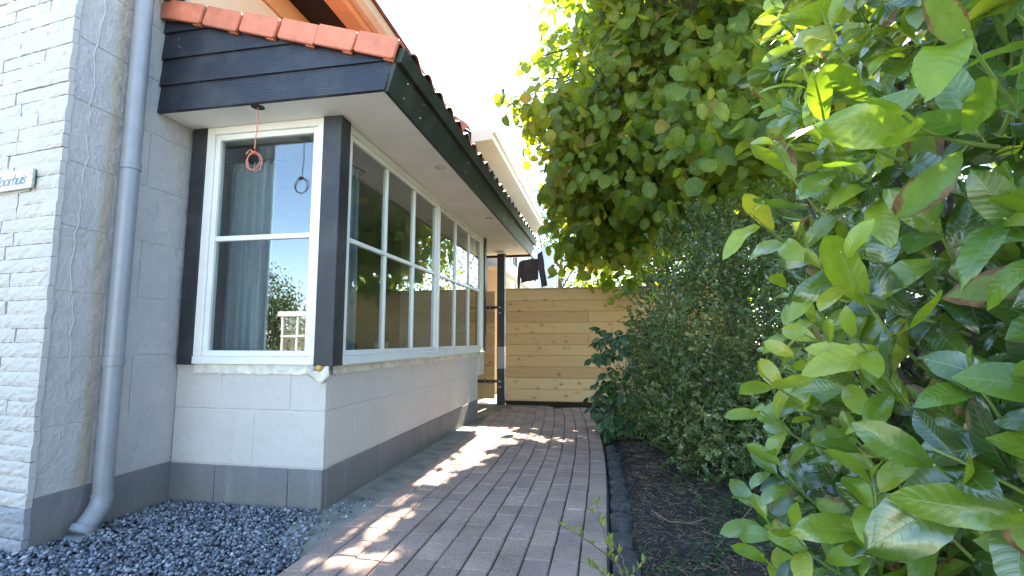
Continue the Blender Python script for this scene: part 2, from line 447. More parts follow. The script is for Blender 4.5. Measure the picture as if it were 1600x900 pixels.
M_curlbrown = leaf_mat('brown_dead_leaf', [(0, (0.16, 0.07, 0.03)), (1, (0.32, 0.16, 0.07))], 0.3, (1.4, 1.1, 0.7), 0.6, 0.3, veins=8)

# ------------------------------------------------------------------ object helpers
COL = S.collection
WP = {}
def props(o, label=None, cat=None, group=None, kind=None):
    if label: o['label'] = label
    if cat: o['category'] = cat
    if group: o['group'] = group
    if kind: o['kind'] = kind
    return o
def link(o, parent, wloc):
    COL.objects.link(o)
    wloc = Vector(wloc)
    WP[o.name] = wloc
    if parent is not None:
        o.parent = parent
        o.location = wloc - WP[parent.name]
    else:
        o.location = wloc
    return o
def thing(name, label, cat, loc=(0, 0, 0), group=None):
    o = bpy.data.objects.new(name, None)
    o.empty_display_size = 0.1
    props(o, label, cat, group)
    return link(o, None, loc)
def meshdata(name, V, F, mats, uv=None, mi=None, smooth=False):
    me = bpy.data.meshes.new(name)
    V = np.asarray(V, np.float32).reshape(-1, 3)
    if isinstance(F, np.ndarray):
        nf, k = F.shape
        me.vertices.add(len(V)); me.vertices.foreach_set('co', V.ravel())
        me.loops.add(nf * k); me.loops.foreach_set('vertex_index', F.astype(np.int32).ravel())
        me.polygons.add(nf)
        me.polygons.foreach_set('loop_start', np.arange(0, nf * k, k, dtype=np.int32))
        me.polygons.foreach_set('loop_total', np.full(nf, k, np.int32))
        me.update(calc_edges=True)
    else:
        me.from_pydata(V.tolist(), [], F)
    if not isinstance(mats, (list, tuple)): mats = [mats]
    for m in mats: me.materials.append(m)
    if uv is not None:
        ul = me.uv_layers.new(name='UVMap')
        vi = np.empty(len(me.loops), np.int32); me.loops.foreach_get('vertex_index', vi)
        ul.data.foreach_set('uv', np.asarray(uv, np.float32)[vi].ravel())
    if mi is not None: me.polygons.foreach_set('material_index', np.asarray(mi, np.int32))
    if smooth: me.polygons.foreach_set('use_smooth', np.ones(len(me.polygons), bool))
    me.validate()
    me.update()
    return me
class MB:
    def __init__(s): s.V = []; s.F = []; s.T = None
    def add(s, V, F):
        b = len(s.V)
        if s.T: V = [s.T(*v) for v in V]
        s.V += [tuple(v) for v in V]; s.F += [tuple(b + i for i in f) for f in F]
        return s
    def box(s, x0, x1, y0, y1, z0, z1, b=0.0):
        if x0 > x1: x0, x1 = x1, x0
        if y0 > y1: y0, y1 = y1, y0
        if z0 > z1: z0, z1 = z1, z0
        if b <= 0:
            V = [(x, y, z) for x in (x0, x1) for y in (y0, y1) for z in (z0, z1)]
            return s.add(V, [(0, 1, 3, 2), (4, 6, 7, 5), (0, 4, 5, 1), (2, 3, 7, 6), (0, 2, 6, 4), (1, 5, 7, 3)])
        b = min(b, (x1 - x0) / 2.01, (y1 - y0) / 2.01, (z1 - z0) / 2.01)
        c = [(x0 + x1) / 2, (y0 + y1) / 2, (z0 + z1) / 2]; h = [(x1 - x0) / 2, (y1 - y0) / 2, (z1 - z0) / 2]
        V = []; idx = {}
        for sx in (-1, 1):
            for sy in (-1, 1):
                for sz in (-1, 1):
                    sg = (sx, sy, sz)
                    for a in range(3):
                        v = [c[k] + sg[k] * (h[k] - (0 if k == a else b)) for k in range(3)]
                        idx[(sg, a)] = len(V); V.append(tuple(v))
        F = []
        for a in range(3):
            p, q = [k for k in range(3) if k != a]
            for sg in (-1, 1):
                loop = []
                for (u, v) in ((-1, -1), (1, -1), (1, 1), (-1, 1)):
                    t = [0, 0, 0]; t[a] = sg; t[p] = u; t[q] = v
                    loop.append(idx[(tuple(t), a)])
                flip = (sg < 0) ^ (a == 1)
                F.append(tuple(loop[::-1]) if flip else tuple(loop))
        for a in range(3):            # edges running along axis a
            p, q = [k for k in range(3) if k != a]
            for u in (-1, 1):
                for v in (-1, 1):
                    t0 = [0, 0, 0]; t0[a] = -1; t0[p] = u; t0[q] = v
                    t1 = list(t0); t1[a] = 1
                    F.append((idx[(tuple(t0), p)], idx[(tuple(t1), p)], idx[(tuple(t1), q)], idx[(tuple(t0), q)]))
        for sx in (-1, 1):
            for sy in (-1, 1):
                for sz in (-1, 1):
                    g = (sx, sy, sz)
                    F.append((idx[(g, 0)], idx[(g, 1)], idx[(g, 2)]))
        return s.add(V, F)
    def prism(s, pts, axis, a0, a1):
        n = len(pts)
        def mk(p, a):
            return {'x': (a, p[0], p[1]), 'y': (p[0], a, p[1]), 'z': (p[0], p[1], a)}[axis]
        V = [mk(p, a0) for p in pts] + [mk(p, a1) for p in pts]
        F = [tuple(range(n))[::-1], tuple(range(n, 2 * n))] + [(i, (i + 1) % n, n + (i + 1) % n, n + i) for i in range(n)]
        return s.add(V, F)
    def tube(s, path, r, n=8, caps=True):
        path = [Vector(p) for p in path]
        rs = r if isinstance(r, (list, tuple)) else [r] * len(path)
        V = []; F = []
        up = Vector((0.13, 0.27, 0.95)).normalized()
        for i, p in enumerate(path):
            d = (path[min(i + 1, len(path) - 1)] - path[max(i - 1, 0)])
            if d.length < 1e-9: d = Vector((0, 0, 1))
            d.normalize()
            if abs(d.dot(up)) > 0.97: up = Vector((0.9, 0.1, 0.3)).normalized()
            a = d.cross(up).normalized(); b = a.cross(d).normalized(); up = b
            for k in range(n):
                an = 2 * PI * k / n
                V.append(p + (a * math.cos(an) + b * math.sin(an)) * rs[i])
        for i in range(len(path) - 1):
            for k in range(n):
                F.append((i * n + k, i * n + (k + 1) % n, (i + 1) * n + (k + 1) % n, (i + 1) * n + k))
        if caps:
            F.append(tuple(range(n))[::-1]); F.append(tuple((len(path) - 1) * n + k for k in range(n)))
        return s.add(V, F)
    def build(s, name, mat, parent=None, smooth=False, fix=True):
        V = np.array(s.V, np.float32)
        c = (V.min(0) + V.max(0)) / 2
        me = meshdata(name, V - c, s.F, mat)
        if fix:
            import bmesh
            bm = bmesh.new(); bm.from_mesh(me)
            bmesh.ops.recalc_face_normals(bm, faces=bm.faces)
            bm.to_mesh(me); bm.free()
        if smooth:
            me.polygons.foreach_set('use_smooth', np.ones(len(me.polygons), bool))
            try: me.set_sharp_from_angle(angle=R(38))
            except Exception: pass
        o = bpy.data.objects.new(name, me)
        return link(o, parent, Vector([float(x) for x in c]))
def bx(name, mat, parent, x0, x1, y0, y1, z0, z1, b=0.0):
    m = MB(); m.box(x0, x1, y0, y1, z0, z1, b)
    return m.build(name, mat, parent)
def piece(name, me, parent, wloc, rot=None, scale=None):
    o = bpy.data.objects.new(name, me)
    link(o, parent, wloc)
    if rot is not None: o.rotation_euler = rot
    if scale is not None: o.scale = scale
    return o
def piece_m(name, me, parent, M):
    o = bpy.data.objects.new(name, me)
    link(o, parent, M.to_translation())
    o.rotation_mode = 'QUATERNION'
    o.rotation_quaternion = M.to_quaternion()
    o.scale = M.to_scale()
    return o

# ================================================================== SETTING: ground, path, strip, gravel
rng = random.Random(7)
def struct(o, label=None): return props(o, label, kind='structure')
m = MB(); m.box(-40, 60, -40, 80, -0.5, -0.075); g = m.build('ground', M_ground); struct(g)

def sheet(name, x0, x1, y0, y1, nx, ny, f, mat):
    V = []; F = []
    for j in range(ny + 1):
        for i in range(nx + 1):
            x = x0 + (x1 - x0) * i / nx; y = y0 + (y1 - y0) * j / ny
            V.append((x, y, f(x, y)))
    for j in range(ny):
        for i in range(nx):
            a = j * (nx + 1) + i
            F.append((a, a + 1, a + nx + 2, a + nx + 1))
    me = meshdata(name, V, F, mat, smooth=True)
    o = bpy.data.objects.new(name, me)
    return link(o, None, (0, 0, 0))
def soil_z(x, y):
    z = noise.noise(Vector((x * 4, y * 4, 0))) * 0.025 + noise.noise(Vector((x * 14, y * 14, 3))) * 0.014 + noise.noise(Vector((x * 40, y * 40, 5))) * 0.006
    return -0.045 + z + min(0.16, max(0, x - 0.25) * 0.12)
so_ = sheet('garden_soil', -0.02, 5.0, -0.4, 8.1, 170, 260, soil_z, M_soil); struct(so_)
gb = MB(); gb.box(-3.6, -1.2, 0.6, 3.0, -0.07, -0.025); gb = gb.build('gravel_bed', M_gravel_bed); struct(gb)
cs = MB(); cs.prism([(-1.78, 2.74), (-1.70, 2.42), (-1.58, 2.30), (-1.40, 2.2), (-1.2, 2.2), (-1.2, 6.0), (-1.78, 6.0)], 'z', -0.06, -0.007)
struct(cs.build('concrete_strip', M_concrete))
ag = MB(); ag.box(-3.4, -0.9, 6.004, 9.5, -0.06, -0.006); struct(ag.build('aggregate_slab', M_aggr))
ag = MB(); ag.box(-0.899, 2.2, 7.1, 9.5, -0.07, -0.03); struct(ag.build('aggregate_slab', M_aggr))
dv = MB(); dv.box(-14, 9, -16, -0.45, -0.07, -0.04); struct(dv.build('bounce_ground', M_pale))  # unseen pale ground added to bounce sunlight onto soffit and walls
yd = MB(); yd.box(-3.4, 1.6, 9.504, 20, -0.06, -0.003); struct(yd.build('yard', M_concrete))

def bend(y): return -0.016 * max(0.0, y - 3.5) ** 2
path = MB(); path.prism([(-1.44 + bend(y), y) for y in (1.0, 3.5, 4.5, 5.5, 6.5, 7.2)] + [(-1.1, 7.72), (-0.005 + bend(7.7), 7.72)] + [(0.0 + bend(y), y) for y in (6.5, 5.5, 4.5, 3.5, 1.0)], 'z', -0.06, -0.0085)
path = struct(path.build('path', M_joint))
# pavers: eleven courses running away from the camera
pv = []
PW, PL = 0.1302, 0.176
paver_me = []
for k in range(7):
    q = MB(); q.box(-(PW - 0.0075) / 2, (PW - 0.0075) / 2, -(PL - 0.004) / 2, (PL - 0.004) / 2, -0.045, 0.0, 0.0055)
    V = [(x + rng.uniform(-.0012, .0012), y + rng.uniform(-.0012, .0012), z + rng.uniform(-.0008, .0008)) for x, y, z in q.V]
    paver_me.append(meshdata('paver', V, q.F, M_paver))
for c in range(11):
    off = rng.uniform(0, PL)
    if c % 2: off = rng.uniform(-0.02, 0.03)
    y = 1.45 + off
    while y < 7.62:
        x = -1.44 + (c + 0.5) * PW + bend(y)
        tilt = math.atan(-0.04 * max(0, y - 3.5))
        lim = 7.05 if c < 1 else (7.3 if c < 2 else 9)
        if y < lim and y + PL / 2 < 7.72:
            pv.append((x + rng.uniform(-.001, .001), y, rng.uniform(-.0022, .0022), -tilt + rng.uniform(-.006, .006), rng.randrange(7), rng.uniform(-.008, .008), rng.uniform(-.010, .010)))
        y += PL
vis = [p for p in pv if inframe((p[0], p[1], 0), 60)]
vis.sort(key=lambda p: p[1])
near = set(id(p) for p in vis[:298])
rest = MB()
for p in pv:
    x, y, z, a, k, tx, ty = p
    if id(p) in near:
        piece('paver', paver_me[k], path, (x, y, z), (tx, ty, a))
    else:
        Mx = Matrix.Translation((x, y, z)) @ Euler((tx, ty, a)).to_matrix().to_4x4()
        me = paver_me[k]
        rest.add([tuple(Mx @ v.co) for v in me.vertices], [tuple(f.vertices) for f in me.polygons])
props(rest.build('paver_course', M_paver, path), kind='stuff')

# gravel: about 12000 crushed stones in one mesh
def ico():
    t = (1 + 5 ** .5) / 2
    V = [(-1, t, 0), (1, t, 0), (-1, -t, 0), (1, -t, 0), (0, -1, t), (0, 1, t), (0, -1, -t), (0, 1, -t), (t, 0, -1), (t, 0, 1), (-t, 0, -1), (-t, 0, 1)]
    F = [(0, 11, 5), (0, 5, 1), (0, 1, 7), (0, 7, 10), (0, 10, 11), (1, 5, 9), (5, 11, 4), (11, 10, 2), (10, 7, 6), (7, 1, 8), (3, 9, 4), (3, 4, 2), (3, 2, 6), (3, 6, 8), (3, 8, 9), (4, 9, 5), (2, 4, 11), (6, 2, 10), (8, 6, 7), (9, 8, 1)]
    return np.array(V, float) / np.linalg.norm(V[0]), np.array(F)
IV, IF = ico()
nr = np.random.RandomState(3)
def rand_rot(n, rs):
    q = rs.normal(size=(n, 4)); q /= np.linalg.norm(q, axis=1)[:, None]
    a, b, c, d = q.T
    return np.stack([np.stack([1 - 2 * (c * c + d * d), 2 * (b * c - a * d), 2 * (b * d + a * c)], -1),
                     np.stack([2 * (b * c + a * d), 1 - 2 * (b * b + d * d), 2 * (c * d - a * b)], -1),
                     np.stack([2 * (b * d - a * c), 2 * (c * d + a * b), 1 - 2 * (b * b + c * c)], -1)], 1)
def stones(n, pts, smin, smax, rs):
    Rm = rand_rot(n, rs)
    tilt = rs.uniform(0.5, 1.25, (n, 1, 3)); tilt[:, :, 2] *= 0.7
    V = IV[None] * tilt * rs.uniform(0.78, 1.18, (n, 12, 1))
    V = V * rs.uniform(smin, smax, (n, 1, 1))
    V = np.einsum('nij,nkj->nki', Rm, V) + pts[:, None, :]
    F = IF[None] + (np.arange(n) * 12)[:, None, None]
    return V.reshape(-1, 3), F.reshape(-1, 3)
def in_gravel(x, y):
    if x < -1.445 and y < 2.84:
        if x < -2.79 and y > 2.03 + (-2.8 - x) * 0.128: return False
        if y > 2.815 and x < -1.70: return False
        if x > -1.74:                                     # edge against the concrete strip
            lim = 2.84 if x < -1.70 else 2.80 - (x + 1.70) * 2.4
            return y < lim
        return True
    return False
pts = []
while len(pts) < 13500:
    x = nr.uniform(-3.45, -1.42); y = nr.uniform(1.35, 2.84)
    if in_gravel(x, y): pts.append((x, y, nr.uniform(-0.022, 0.004) + 0.012 * noise.noise(Vector((x * 5, y * 5, 0)))))
for k in range(120):                                       # a few strays on the strip
    pts.append((nr.normal(-1.60, .06), nr.uniform(2.3, 3.1), -0.004))
pts = np.array(pts)
V, F = stones(len(pts), pts, 0.0050, 0.0150, nr)
o = bpy.data.objects.new('gravel', meshdata('gravel', V, F, M_gravel)); link(o, None, (0, 0, 0))
props(o, 'blue grey crushed gravel between the house walls and the brick path', 'gravel', kind='stuff')

# ================================================================== HOUSE
XW, YC, YB, XB, YE = -2.80, 2.02, 2.82, -1.71, 6.52
house = thing('house', 'white painted house with a black trimmed bay window, orange tiled lean-to roof and grey plinth', 'house', (-2.8, 2.82, 0))
SOF = 2.48

def blockwall(name, axis, fixed, a0, rows, thick, depth_sign, mats, jt=0.007, b=0.004, backing_to=None):
    """rows: (z0, z1, [cuts]) ; blocks are sub-parts"""
    zmin = rows[0][0]; zmax = rows[-1][1]; amax = rows[0][2][-1]
    q = MB()
    f = fixed - depth_sign * 0.0045
    back = backing_to if backing_to is not None else fixed - depth_sign * thick
    if axis == 'x': q.box(a0, amax - 0.004, f, back, zmin, zmax)
    else: q.box(f, back, a0, amax - 0.004, zmin, zmax)
    par = q.build(name, M_white, house)
    for (z0, z1, cuts, mt, proud) in rows:
        prev = a0
        for c in cuts:
            k = MB()
            u0 = prev + (jt / 2 if prev != a0 else 0); u1 = c - (jt / 2 if c != amax else 0)
            fo = fixed + depth_sign * proud
            if axis == 'x': k.box(u0, u1, fo, fixed - depth_sign * 0.03, z0 + jt / 2, z1 - jt / 2, b)
            else: k.box(fo, fixed - depth_sign * 0.03, u0, u1, z0 + jt / 2, z1 - jt / 2, b)
            k.build('block', mt, par)
            prev = c
    return par
MG, MW, MP = M_grey, M_white, M_pipe_wall
blockwall('bay_front_wall', 'x', YB, XW + 0.003, [
    (-0.06, 0.235, [-2.46, -1.94, XB], MG, 0.006),
    (0.235, 0.58, [-2.20, XB], MW, 0.0),
    (0.58, 0.835, [-2.455, -1.95, XB], MW, 0.0)], 0.12, -1, None)
blockwall('bay_side_wall', 'y', XB, YB + 0.035, [
    (-0.06, 0.235, [3.55, 4.27, 4.99, 5.71, YE], MG, 0.006),
    (0.235, 0.58, [3.2, 3.92, 4.64, 5.36, 6.08, YE], MW, 0.0),
    (0.58, 0.835, [2.98, 3.6, 4.3, 5.02, 5.74, YE], MW, 0.0)], 0.12, 1, None)
bx('bay_end_wall', M_white, house, XW, XB - 0.12, YE - 0.12, YE - 0.002, -0.06, SOF)
zs = [-0.06, 0.24, 0.58, 0.93, 1.28, 1.63, 1.98, 2.33, 2.68, 3.03, 3.38]
rows = [(zs[0], zs[1], [2.36, YB + 0.02], MG, 0.004)]
for i in range(1, len(zs) - 1):
    rows.append((zs[i], zs[i + 1], ([2.30, YB + 0.02] if i % 2 else [2.50, YB + 0.02]), MP, 0.0))
pw = blockwall('pipe_wall', 'y', XW, YC + 0.003, rows, 0.09, 1, None, jt=0.004, b=0.0016)
# upper storey wall above the lean-to roof; peach and cream paint in tile bounce
bx('upper_wall', M_peach, house, -3.1, XW - 0.012, YB - 0.3, 8.6, 3.38, 4.12)
bx('upper_wall', M_cream, house, -3.1, XW - 0.010, YB - 0.008, 8.6, 2.62, 3.379)
bx('upper_wall', M_pipe_wall, house, -3.1, XW - 0.0, YC - 0.3, YB - 0.301, 3.38, 4.6)
# raised crack and sealant runs on the pipe wall
crk = MB()
y = 2.165
pth = []
for i in range(70):
    z = 3.1 - i * 0.041
    y += rng.uniform(-0.012, 0.0125) - (0.0007 if 20 < i < 50 else 0)
    pth.append((XW + 0.0005, y, z))
    if i in (22, 30, 45, 56): 
        crk.tube(pth, 0.0038, 6); pth = []
    if len(pth) > 9 and rng.random() < 0.12:
        crk.tube(pth, rng.choice([0.0026, 0.0045]), 6); pth = [pth[-1]]
for k in range(16):
    yy = 2.14 + rng.uniform(-0.03, 0.05); z = rng.uniform(0.5, 3.0); pp = []
    for i in range(5): pp.append((XW, yy + rng.uniform(-.004, .004), z)); z -= 0.02
    crk.tube(pp, 0.0022, 5)
props(crk.build('crack_filler', M_pipe_wall, house, smooth=True), kind='stuff')

# stone wall (split-face bricks) turned a little away from the corner
DU = Vector((-0.992, 0.127, 0)).normalized(); DN = Vector((-0.127, -0.992, 0)).normalized()
def SW(u, d, z): return Vector((XW - 0.0, YC, 0)) + DU * u + DN * d + Vector((0, 0, z))
q = MB(); q.T = lambda x, y, z: SW(x, y, z)
q.box(0.012, 2.2, -0.06, 0.004, -0.06, 4.5)
stw = q.build('split_face_wall', M_mortarw, house)
def rough_block(w_, h_, seed, mat):
    rs = np.random.RandomState(seed); nx, nz = 14, 4
    V = []; F = []
    for j in range(nz + 1):
        for i in range(nx + 1):
            e = (i in (0, nx)) or (j in (0, nz))
            d = (0.012 if not e else 0.007) + rs.uniform(-0.0035, 0.0035) * (0.5 if e else 1)
            V.append(((i / nx - .5) * w_ + (0 if i in (0, nx) else rs.uniform(-.004, .004)), -d, (j / nz - .5) * h_ + (rs.uniform(-.0022, .0022))))
    for j in range(nz):
        for i in range(nx):
            a = j * (nx + 1) + i; F.append((a, a + 1, a + nx + 2, a + nx + 1))
    border = [i for i in range(nx + 1)] + [(j) * (nx + 1) + nx for j in range(1, nz + 1)] + [nz * (nx + 1) + i for i in range(nx - 1, -1, -1)] + [j * (nx + 1) for j in range(nz - 1, 0, -1)]
    b0 = len(V)
    for k in border: V.append((V[k][0], 0.02, V[k][2]))
    n = len(border)
    for k in range(n):
        F.append((border[k], b0 + k, b0 + (k + 1) % n, border[(k + 1) % n]))
    return meshdata('brick', V, F, mat, smooth=False)
CH = 0.0735
bw = {}
rotz = math.atan2(-DU.y, -DU.x)
for ci in range(46):
    zc = (ci + 0.5) * CH - 0.02
    if zc > 3.35: break
    u = 0.0
    k = 0
    first = rng.choice([0.22, 0.44, 0.32, 0.38])
    while u < 0.62:
        wd = first if k == 0 else rng.choice([0.44, 0.36, 0.3])
        key = (wd, zc < 0.235, rng.randrange(4))
        if key not in bw: bw[key] = rough_block(wd - 0.003, CH - rng.choice([0.001, 0.002, 0.004]), hash(key) % 9999, M_brickg if key[1] else M_brickw)
        d = rng.uniform(0.0, 0.007)
        piece('brick', bw[key], stw, SW(u + wd / 2 - (0.006 if k == 0 else 0), d + 0.004, zc), (0, rng.uniform(-.004, .004), rotz))
        u += wd; k += 1

# downpipe
XP, YP = -2.728, 2.325
dp_ = MB(); dp_.tube([(XP, YP, 0.155), (XP, YP, 3.5)], 0.047, 24, caps=False)
dpo = dp_.build('downpipe', M_pvc, house, smooth=True)
q = MB()
for z in (2.045, 0.905):
    q = MB(); q.tube([(XP, YP, z - 0.028), (XP, YP, z - 0.026), (XP, YP, z + 0.026), (XP, YP, z + 0.028)], [0.046, 0.0515, 0.0515, 0.046], 24)
    q.tube([(XP, YP, z + 0.003), (XP, YP, z + 0.006)], 0.0535, 24); q.tube([(XP, YP, z - 0.024), (XP, YP, z - 0.021)], 0.0535, 24)
    q.build('coupling', M_pvc, dpo, smooth=True)
q = MB()
arc = [(XP, YP, 0.19), (XP, YP, 0.15), (XP, YP - 0.012, 0.115), (XP + 0.0, YP - 0.045, 0.072), (XP - 0.0, YP - 0.082, 0.032), (XP, YP - 0.10, 0.008)]
q.tube(arc, [0.052, 0.052, 0.052, 0.051, 0.051, 0.051], 24)
q.build('elbow', M_pvc, dpo, smooth=True)
q = MB(); q.tube([(XP, YP - 0.083, 0.040), (XP, YP - 0.10, 0.016)], 0.058, 24); q.build('socket_ring', M_pvc, dpo, smooth=True)
q = MB(); q.tube([(XP, YP - 0.10, -0.02), (XP, YP - 0.10, 0.010)], 0.064, 24); q.build('ground_collar', M_pvc, dpo, smooth=True)

# lead piece at the top where the verge meets the wall
q = MB(); q.prism([(-2.86, 3.25), (-2.72, 3.235), (-2.685, 3.25), (-2.665, 3.30), (-2.86, 3.42)], 'y', 2.42, 2.56)
q.build('lead_flashing', M_lead, house)

# gable cladding: lapped boards
def ztop(x): return 3.135 - 0.277 * (x + 2.75)
YG = 2.54
zb = [2.475, 2.655, 2.835, 3.015, 3.16]
gc = thing_parent = bx('gable_cladding', M_black_x, house, XW + 0.01, -1.26, YG + 0.02, YG + 0.032, 2.49, 2.62)
for i in range(4):
    z0, z1 = zb[i], zb[i + 1] + 0.01
    def xr(z):
        return -1.235 + (z - 2.475) * 0.22
    def xclip(z):        # x where the verge line has height z
        return -2.75 + (3.135 - z) / 0.277
    xl = XW + 0.006
    poly = [(xl, z0)]
    xr0 = min(xr(z0), xclip(z0)); poly.append((xr0, z0))
    if xclip(z1) >= xr(z1): poly.append((xr(z1), z1)); poly.append((xl, z1))
    else:
        # walk along verge line
        if xclip(z0) > xr(z0):
            zz = z0
            while xclip(zz) > xr(zz): zz += 0.002
            poly.append((xr(zz), zz))
        zt = min(z1, ztop(xl))
        if xclip(zt) > xl: poly.append((xclip(zt), zt))
        poly.append((xl, zt))
    q = MB()
    n = len(poly)
    def yf(z): return YG - 0.016 + (z - z0) * 0.085
    V = [(x, yf(z), z) for x, z in poly] + [(x, YG + 0.012, z) for x, z in poly]
    F = [tuple(range(n)), tuple(range(n, 2 * n))[::-1]] + [(i2, (i2 + 1) % n, n + (i2 + 1) % n, n + i2) for i2 in range(n)]
    q.add(V, F); q.build('board', M_black_x, gc)
for (sx, sz) in ((-2.66, 2.95), (-2.655, 2.90)):
    q = MB(); q.tube([(sx, 2.512, sz), (sx, 2.53, sz)], 0.0045, 8); q.build('screw', M_steel, gc)

# roof
SL = math.atan(0.277)
roof = MB(); roof.prism([(-2.79, 3.06), (-2.79, 3.03), (-1.19, 2.60), (-1.16, 2.655)], 'y', 2.56, 8.14)
roof = roof.build('roof', M_darkboard, house)
def verge_mesh(L_=0.264, h_=0.128, ret=0.20, seed=0):
    # local x = down slope, z = up ; front face at y=0 towards -y
    q = MB()
    r = 0.022
    pts = [(0, 0)] + [(0, -h_ + 0.012), (0.012, -h_), (L_ - 0.012, -h_), (L_, -h_ + 0.012), (L_, -r)]
    for k in range(1, 5):
        a = k * PI / 8
        pts.append((L_ - r + r * math.cos(a), -r + r * math.sin(a)))
    q.prism(pts, 'y', 0.0, 0.020)
    q.prism([(0, -0.002), (0, -0.018), (L_ - 0.002, -0.018), (L_ - 0.002, -0.003)], 'y', 0.0201, ret)
    q.prism([(L_ - 0.07, -h_ - 0.006), (L_ - 0.01, -h_ - 0.006), (L_ - 0.01, -h_ + 0.02), (L_ - 0.07, -h_ + 0.02)], 'y', 0.021, 0.04)
    me = meshdata('verge_tile', q.V, q.F, M_tile)
    import bmesh
    bm = bmesh.new(); bm.from_mesh(me); bmesh.ops.recalc_face_normals(bm, faces=bm.faces)
    bmesh.ops.bevel(bm, geom=[e for e in bm.edges if e.is_manifold and e.calc_face_angle(0) > 0.7 and all(v.co.y < 0.001 for v in e.verts)], offset=0.004, segments=2, affect='EDGES')
    bm.to_mesh(me); bm.free()
    me.polygons.foreach_set('use_smooth', np.ones(len(me.polygons), bool)); me.set_sharp_from_angle(angle=R(35))
    return me
vme = verge_mesh()
vx = [-2.775, -2.70, -2.425, -2.155, -1.885, -1.635, -1.375]
for i, x in enumerate(vx):
    if i == 0: continue
    z = 3.222 - 0.283 * (x + 2.75)
    piece('verge_tile', vme, roof, (x - 0.01, 2.487 - 0.0016 * (i % 2), z + 0.004), (0, SL + R(2.0) - (R(2.5) if i == 1 else 0), R(rng.uniform(-.4, .4))))
q = MB(); q.prism([(-2.79, 3.10), (-2.70, 3.085), (-2.70, 3.205), (-2.79, 3.205)], 'y', 2.492, 2.53); q.build('verge_tile', M_tile, roof)
# pantiles
def pantile(wd, ln, mat):
    n = 10
    V = []; F = []
    def prof(t):
        return 0.024 * math.sin(2 * PI * (t - 0.08)) + (0.010 if t > 0.9 else 0)
    for (x, dz) in ((0, 0), (ln * 0.5, 0.002), (ln - 0.012, 0.004), (ln, 0.0)):
        for k in range(n + 1):
            t = k / n
            V.append((x, t * wd * 1.06, prof(t) + dz + 0.012))
    for (x, dz) in ((0, 0), (ln * 0.5, 0.002), (ln - 0.012, 0.004), (ln, 0.004)):
        for k in range(n + 1):
            t = k / n
            V.append((x, t * wd * 1.06, prof(t) + dz - 0.002))
    m1 = n + 1; o2 = 4 * m1
    for j in range(3):
        for k in range(n):
            a = j * m1 + k
            F.append((a, a + m1, a + m1 + 1, a + 1)); F.append((o2 + a, o2 + a + 1, o2 + a + m1 + 1, o2 + a + m1))
    for k in range(n):
        a = 3 * m1 + k; F.append((a, o2 + a, o2 + a + 1, a + 1)); F.append((k, k + 1, o2 + k + 1, o2 + k))
    for j in range(3):
        a = j * m1; F.append((a, o2 + a, o2 + a + m1, a + m1)); a += n; F.append((a, a + m1, o2 + a + m1, o2 + a))
    return meshdata('roof_tile', V, F, mat, smooth=True)
tme = pantile(0.231, 0.32, M_tile_dark)
ncol = 24
for c in range(ncol):
    for r_ in range(7):
        # row 0 = eave; x of lower end
        xe = -1.112 - r_ * 0.264 * math.cos(SL)
        xs_ = xe - 0.32 * math.cos(SL)
        if xs_ < -2.79: continue
        ze = 2.702 + (-1.112 - xe) * 0.277
        zs_ = ze + 0.32 * math.sin(SL)
        lift = 0.012
        piece('roof_tile', tme, roof, (xs_, 2.60 + c * 0.231 + rng.uniform(-.002, .002), zs_ + 0.0), (0, SL - 0.035 + rng.uniform(-.006, .006) + (R(-2.0) if r_ == 0 else 0), rng.uniform(-.008, .008)))
# fascia
q = MB(); q.prism([(-1.245, 2.470), (-1.218, 2.466), (-1.160, 2.662), (-1.188, 2.668)], 'y', YG - 0.004, 8.2)
fas = q.build('fascia', M_black_y, house)
for y in (2.72, 3.0, 4.1, 4.5, 5.8, 6.3):
    for dz in (0.05, 0.14):
        x = -1.218 + dz * 0.296 + 0.001; q = MB(); q.tube([(x, y + rng.uniform(-.02, .02), 2.466 + dz), (x + 0.002, y, 2.466 + dz)], 0.0045, 7); q.build('screw', M_steel, fas)
q = MB(); q.prism([(-1.176, 2.640), (-1.138, 2.632), (-1.112, 2.715), (-1.150, 2.722)], 'y', 2.53, 8.2); q.build('eave_board', M_black_y, house)
# soffit with openings left as plain boards in three lengths
sof = bx('soffit', M_soffit, house, XW + 0.004, -1.222, 2.552, 2.554, SOF + 0.003, SOF + 0.02)
for (a, b_) in ((2.556, 4.4985), (4.5015, 6.4985), (6.5015, 8.15)):
    bx('panel', M_soffit, sof, XW + 0.004, -1.2255, a, b_, SOF, SOF + 0.02, 0.001)
for (lx, ly) in ((-1.345, 3.83), (-1.335, 5.58), (-1.33, 7.33)):
    lamp = MB()
    ring = [(0.045, 0), (0.045, -0.005), (0.036, -0.008), (0.030, -0.004), (0.030, 0.0)]
    n = 28
    V = []; F = []
    for (r_, z) in ring:
        for k in range(n): V.append((lx + r_ * math.cos(2 * PI * k / n), ly + r_ * math.sin(2 * PI * k / n), SOF - 0.001 + z))
    for j in range(len(ring) - 1):
        for k in range(n): F.append((j * n + k, j * n + (k + 1) % n, (j + 1) * n + (k + 1) % n, (j + 1) * n + k))
    lamp.add(V, F); lo = lamp.build('downlight', M_chrome, sof, smooth=True)
# cable hole: dark disc on the soffit in place of the shade inside
q = MB(); q.tube([(-2.117, 2.59, SOF - 0.0025), (-2.117, 2.59, SOF - 0.0005)], 0.040, 24); q.build('cable_hole_disc', M_dark_hole, sof)
bx('end_trim', M_darkboard, house, XW, -1.23, 8.154, 8.20, 2.445, 2.50)
bx('roof_beam', M_darkboard, house, XW, -1.25, 8.12, 8.152, 2.501, 2.58)

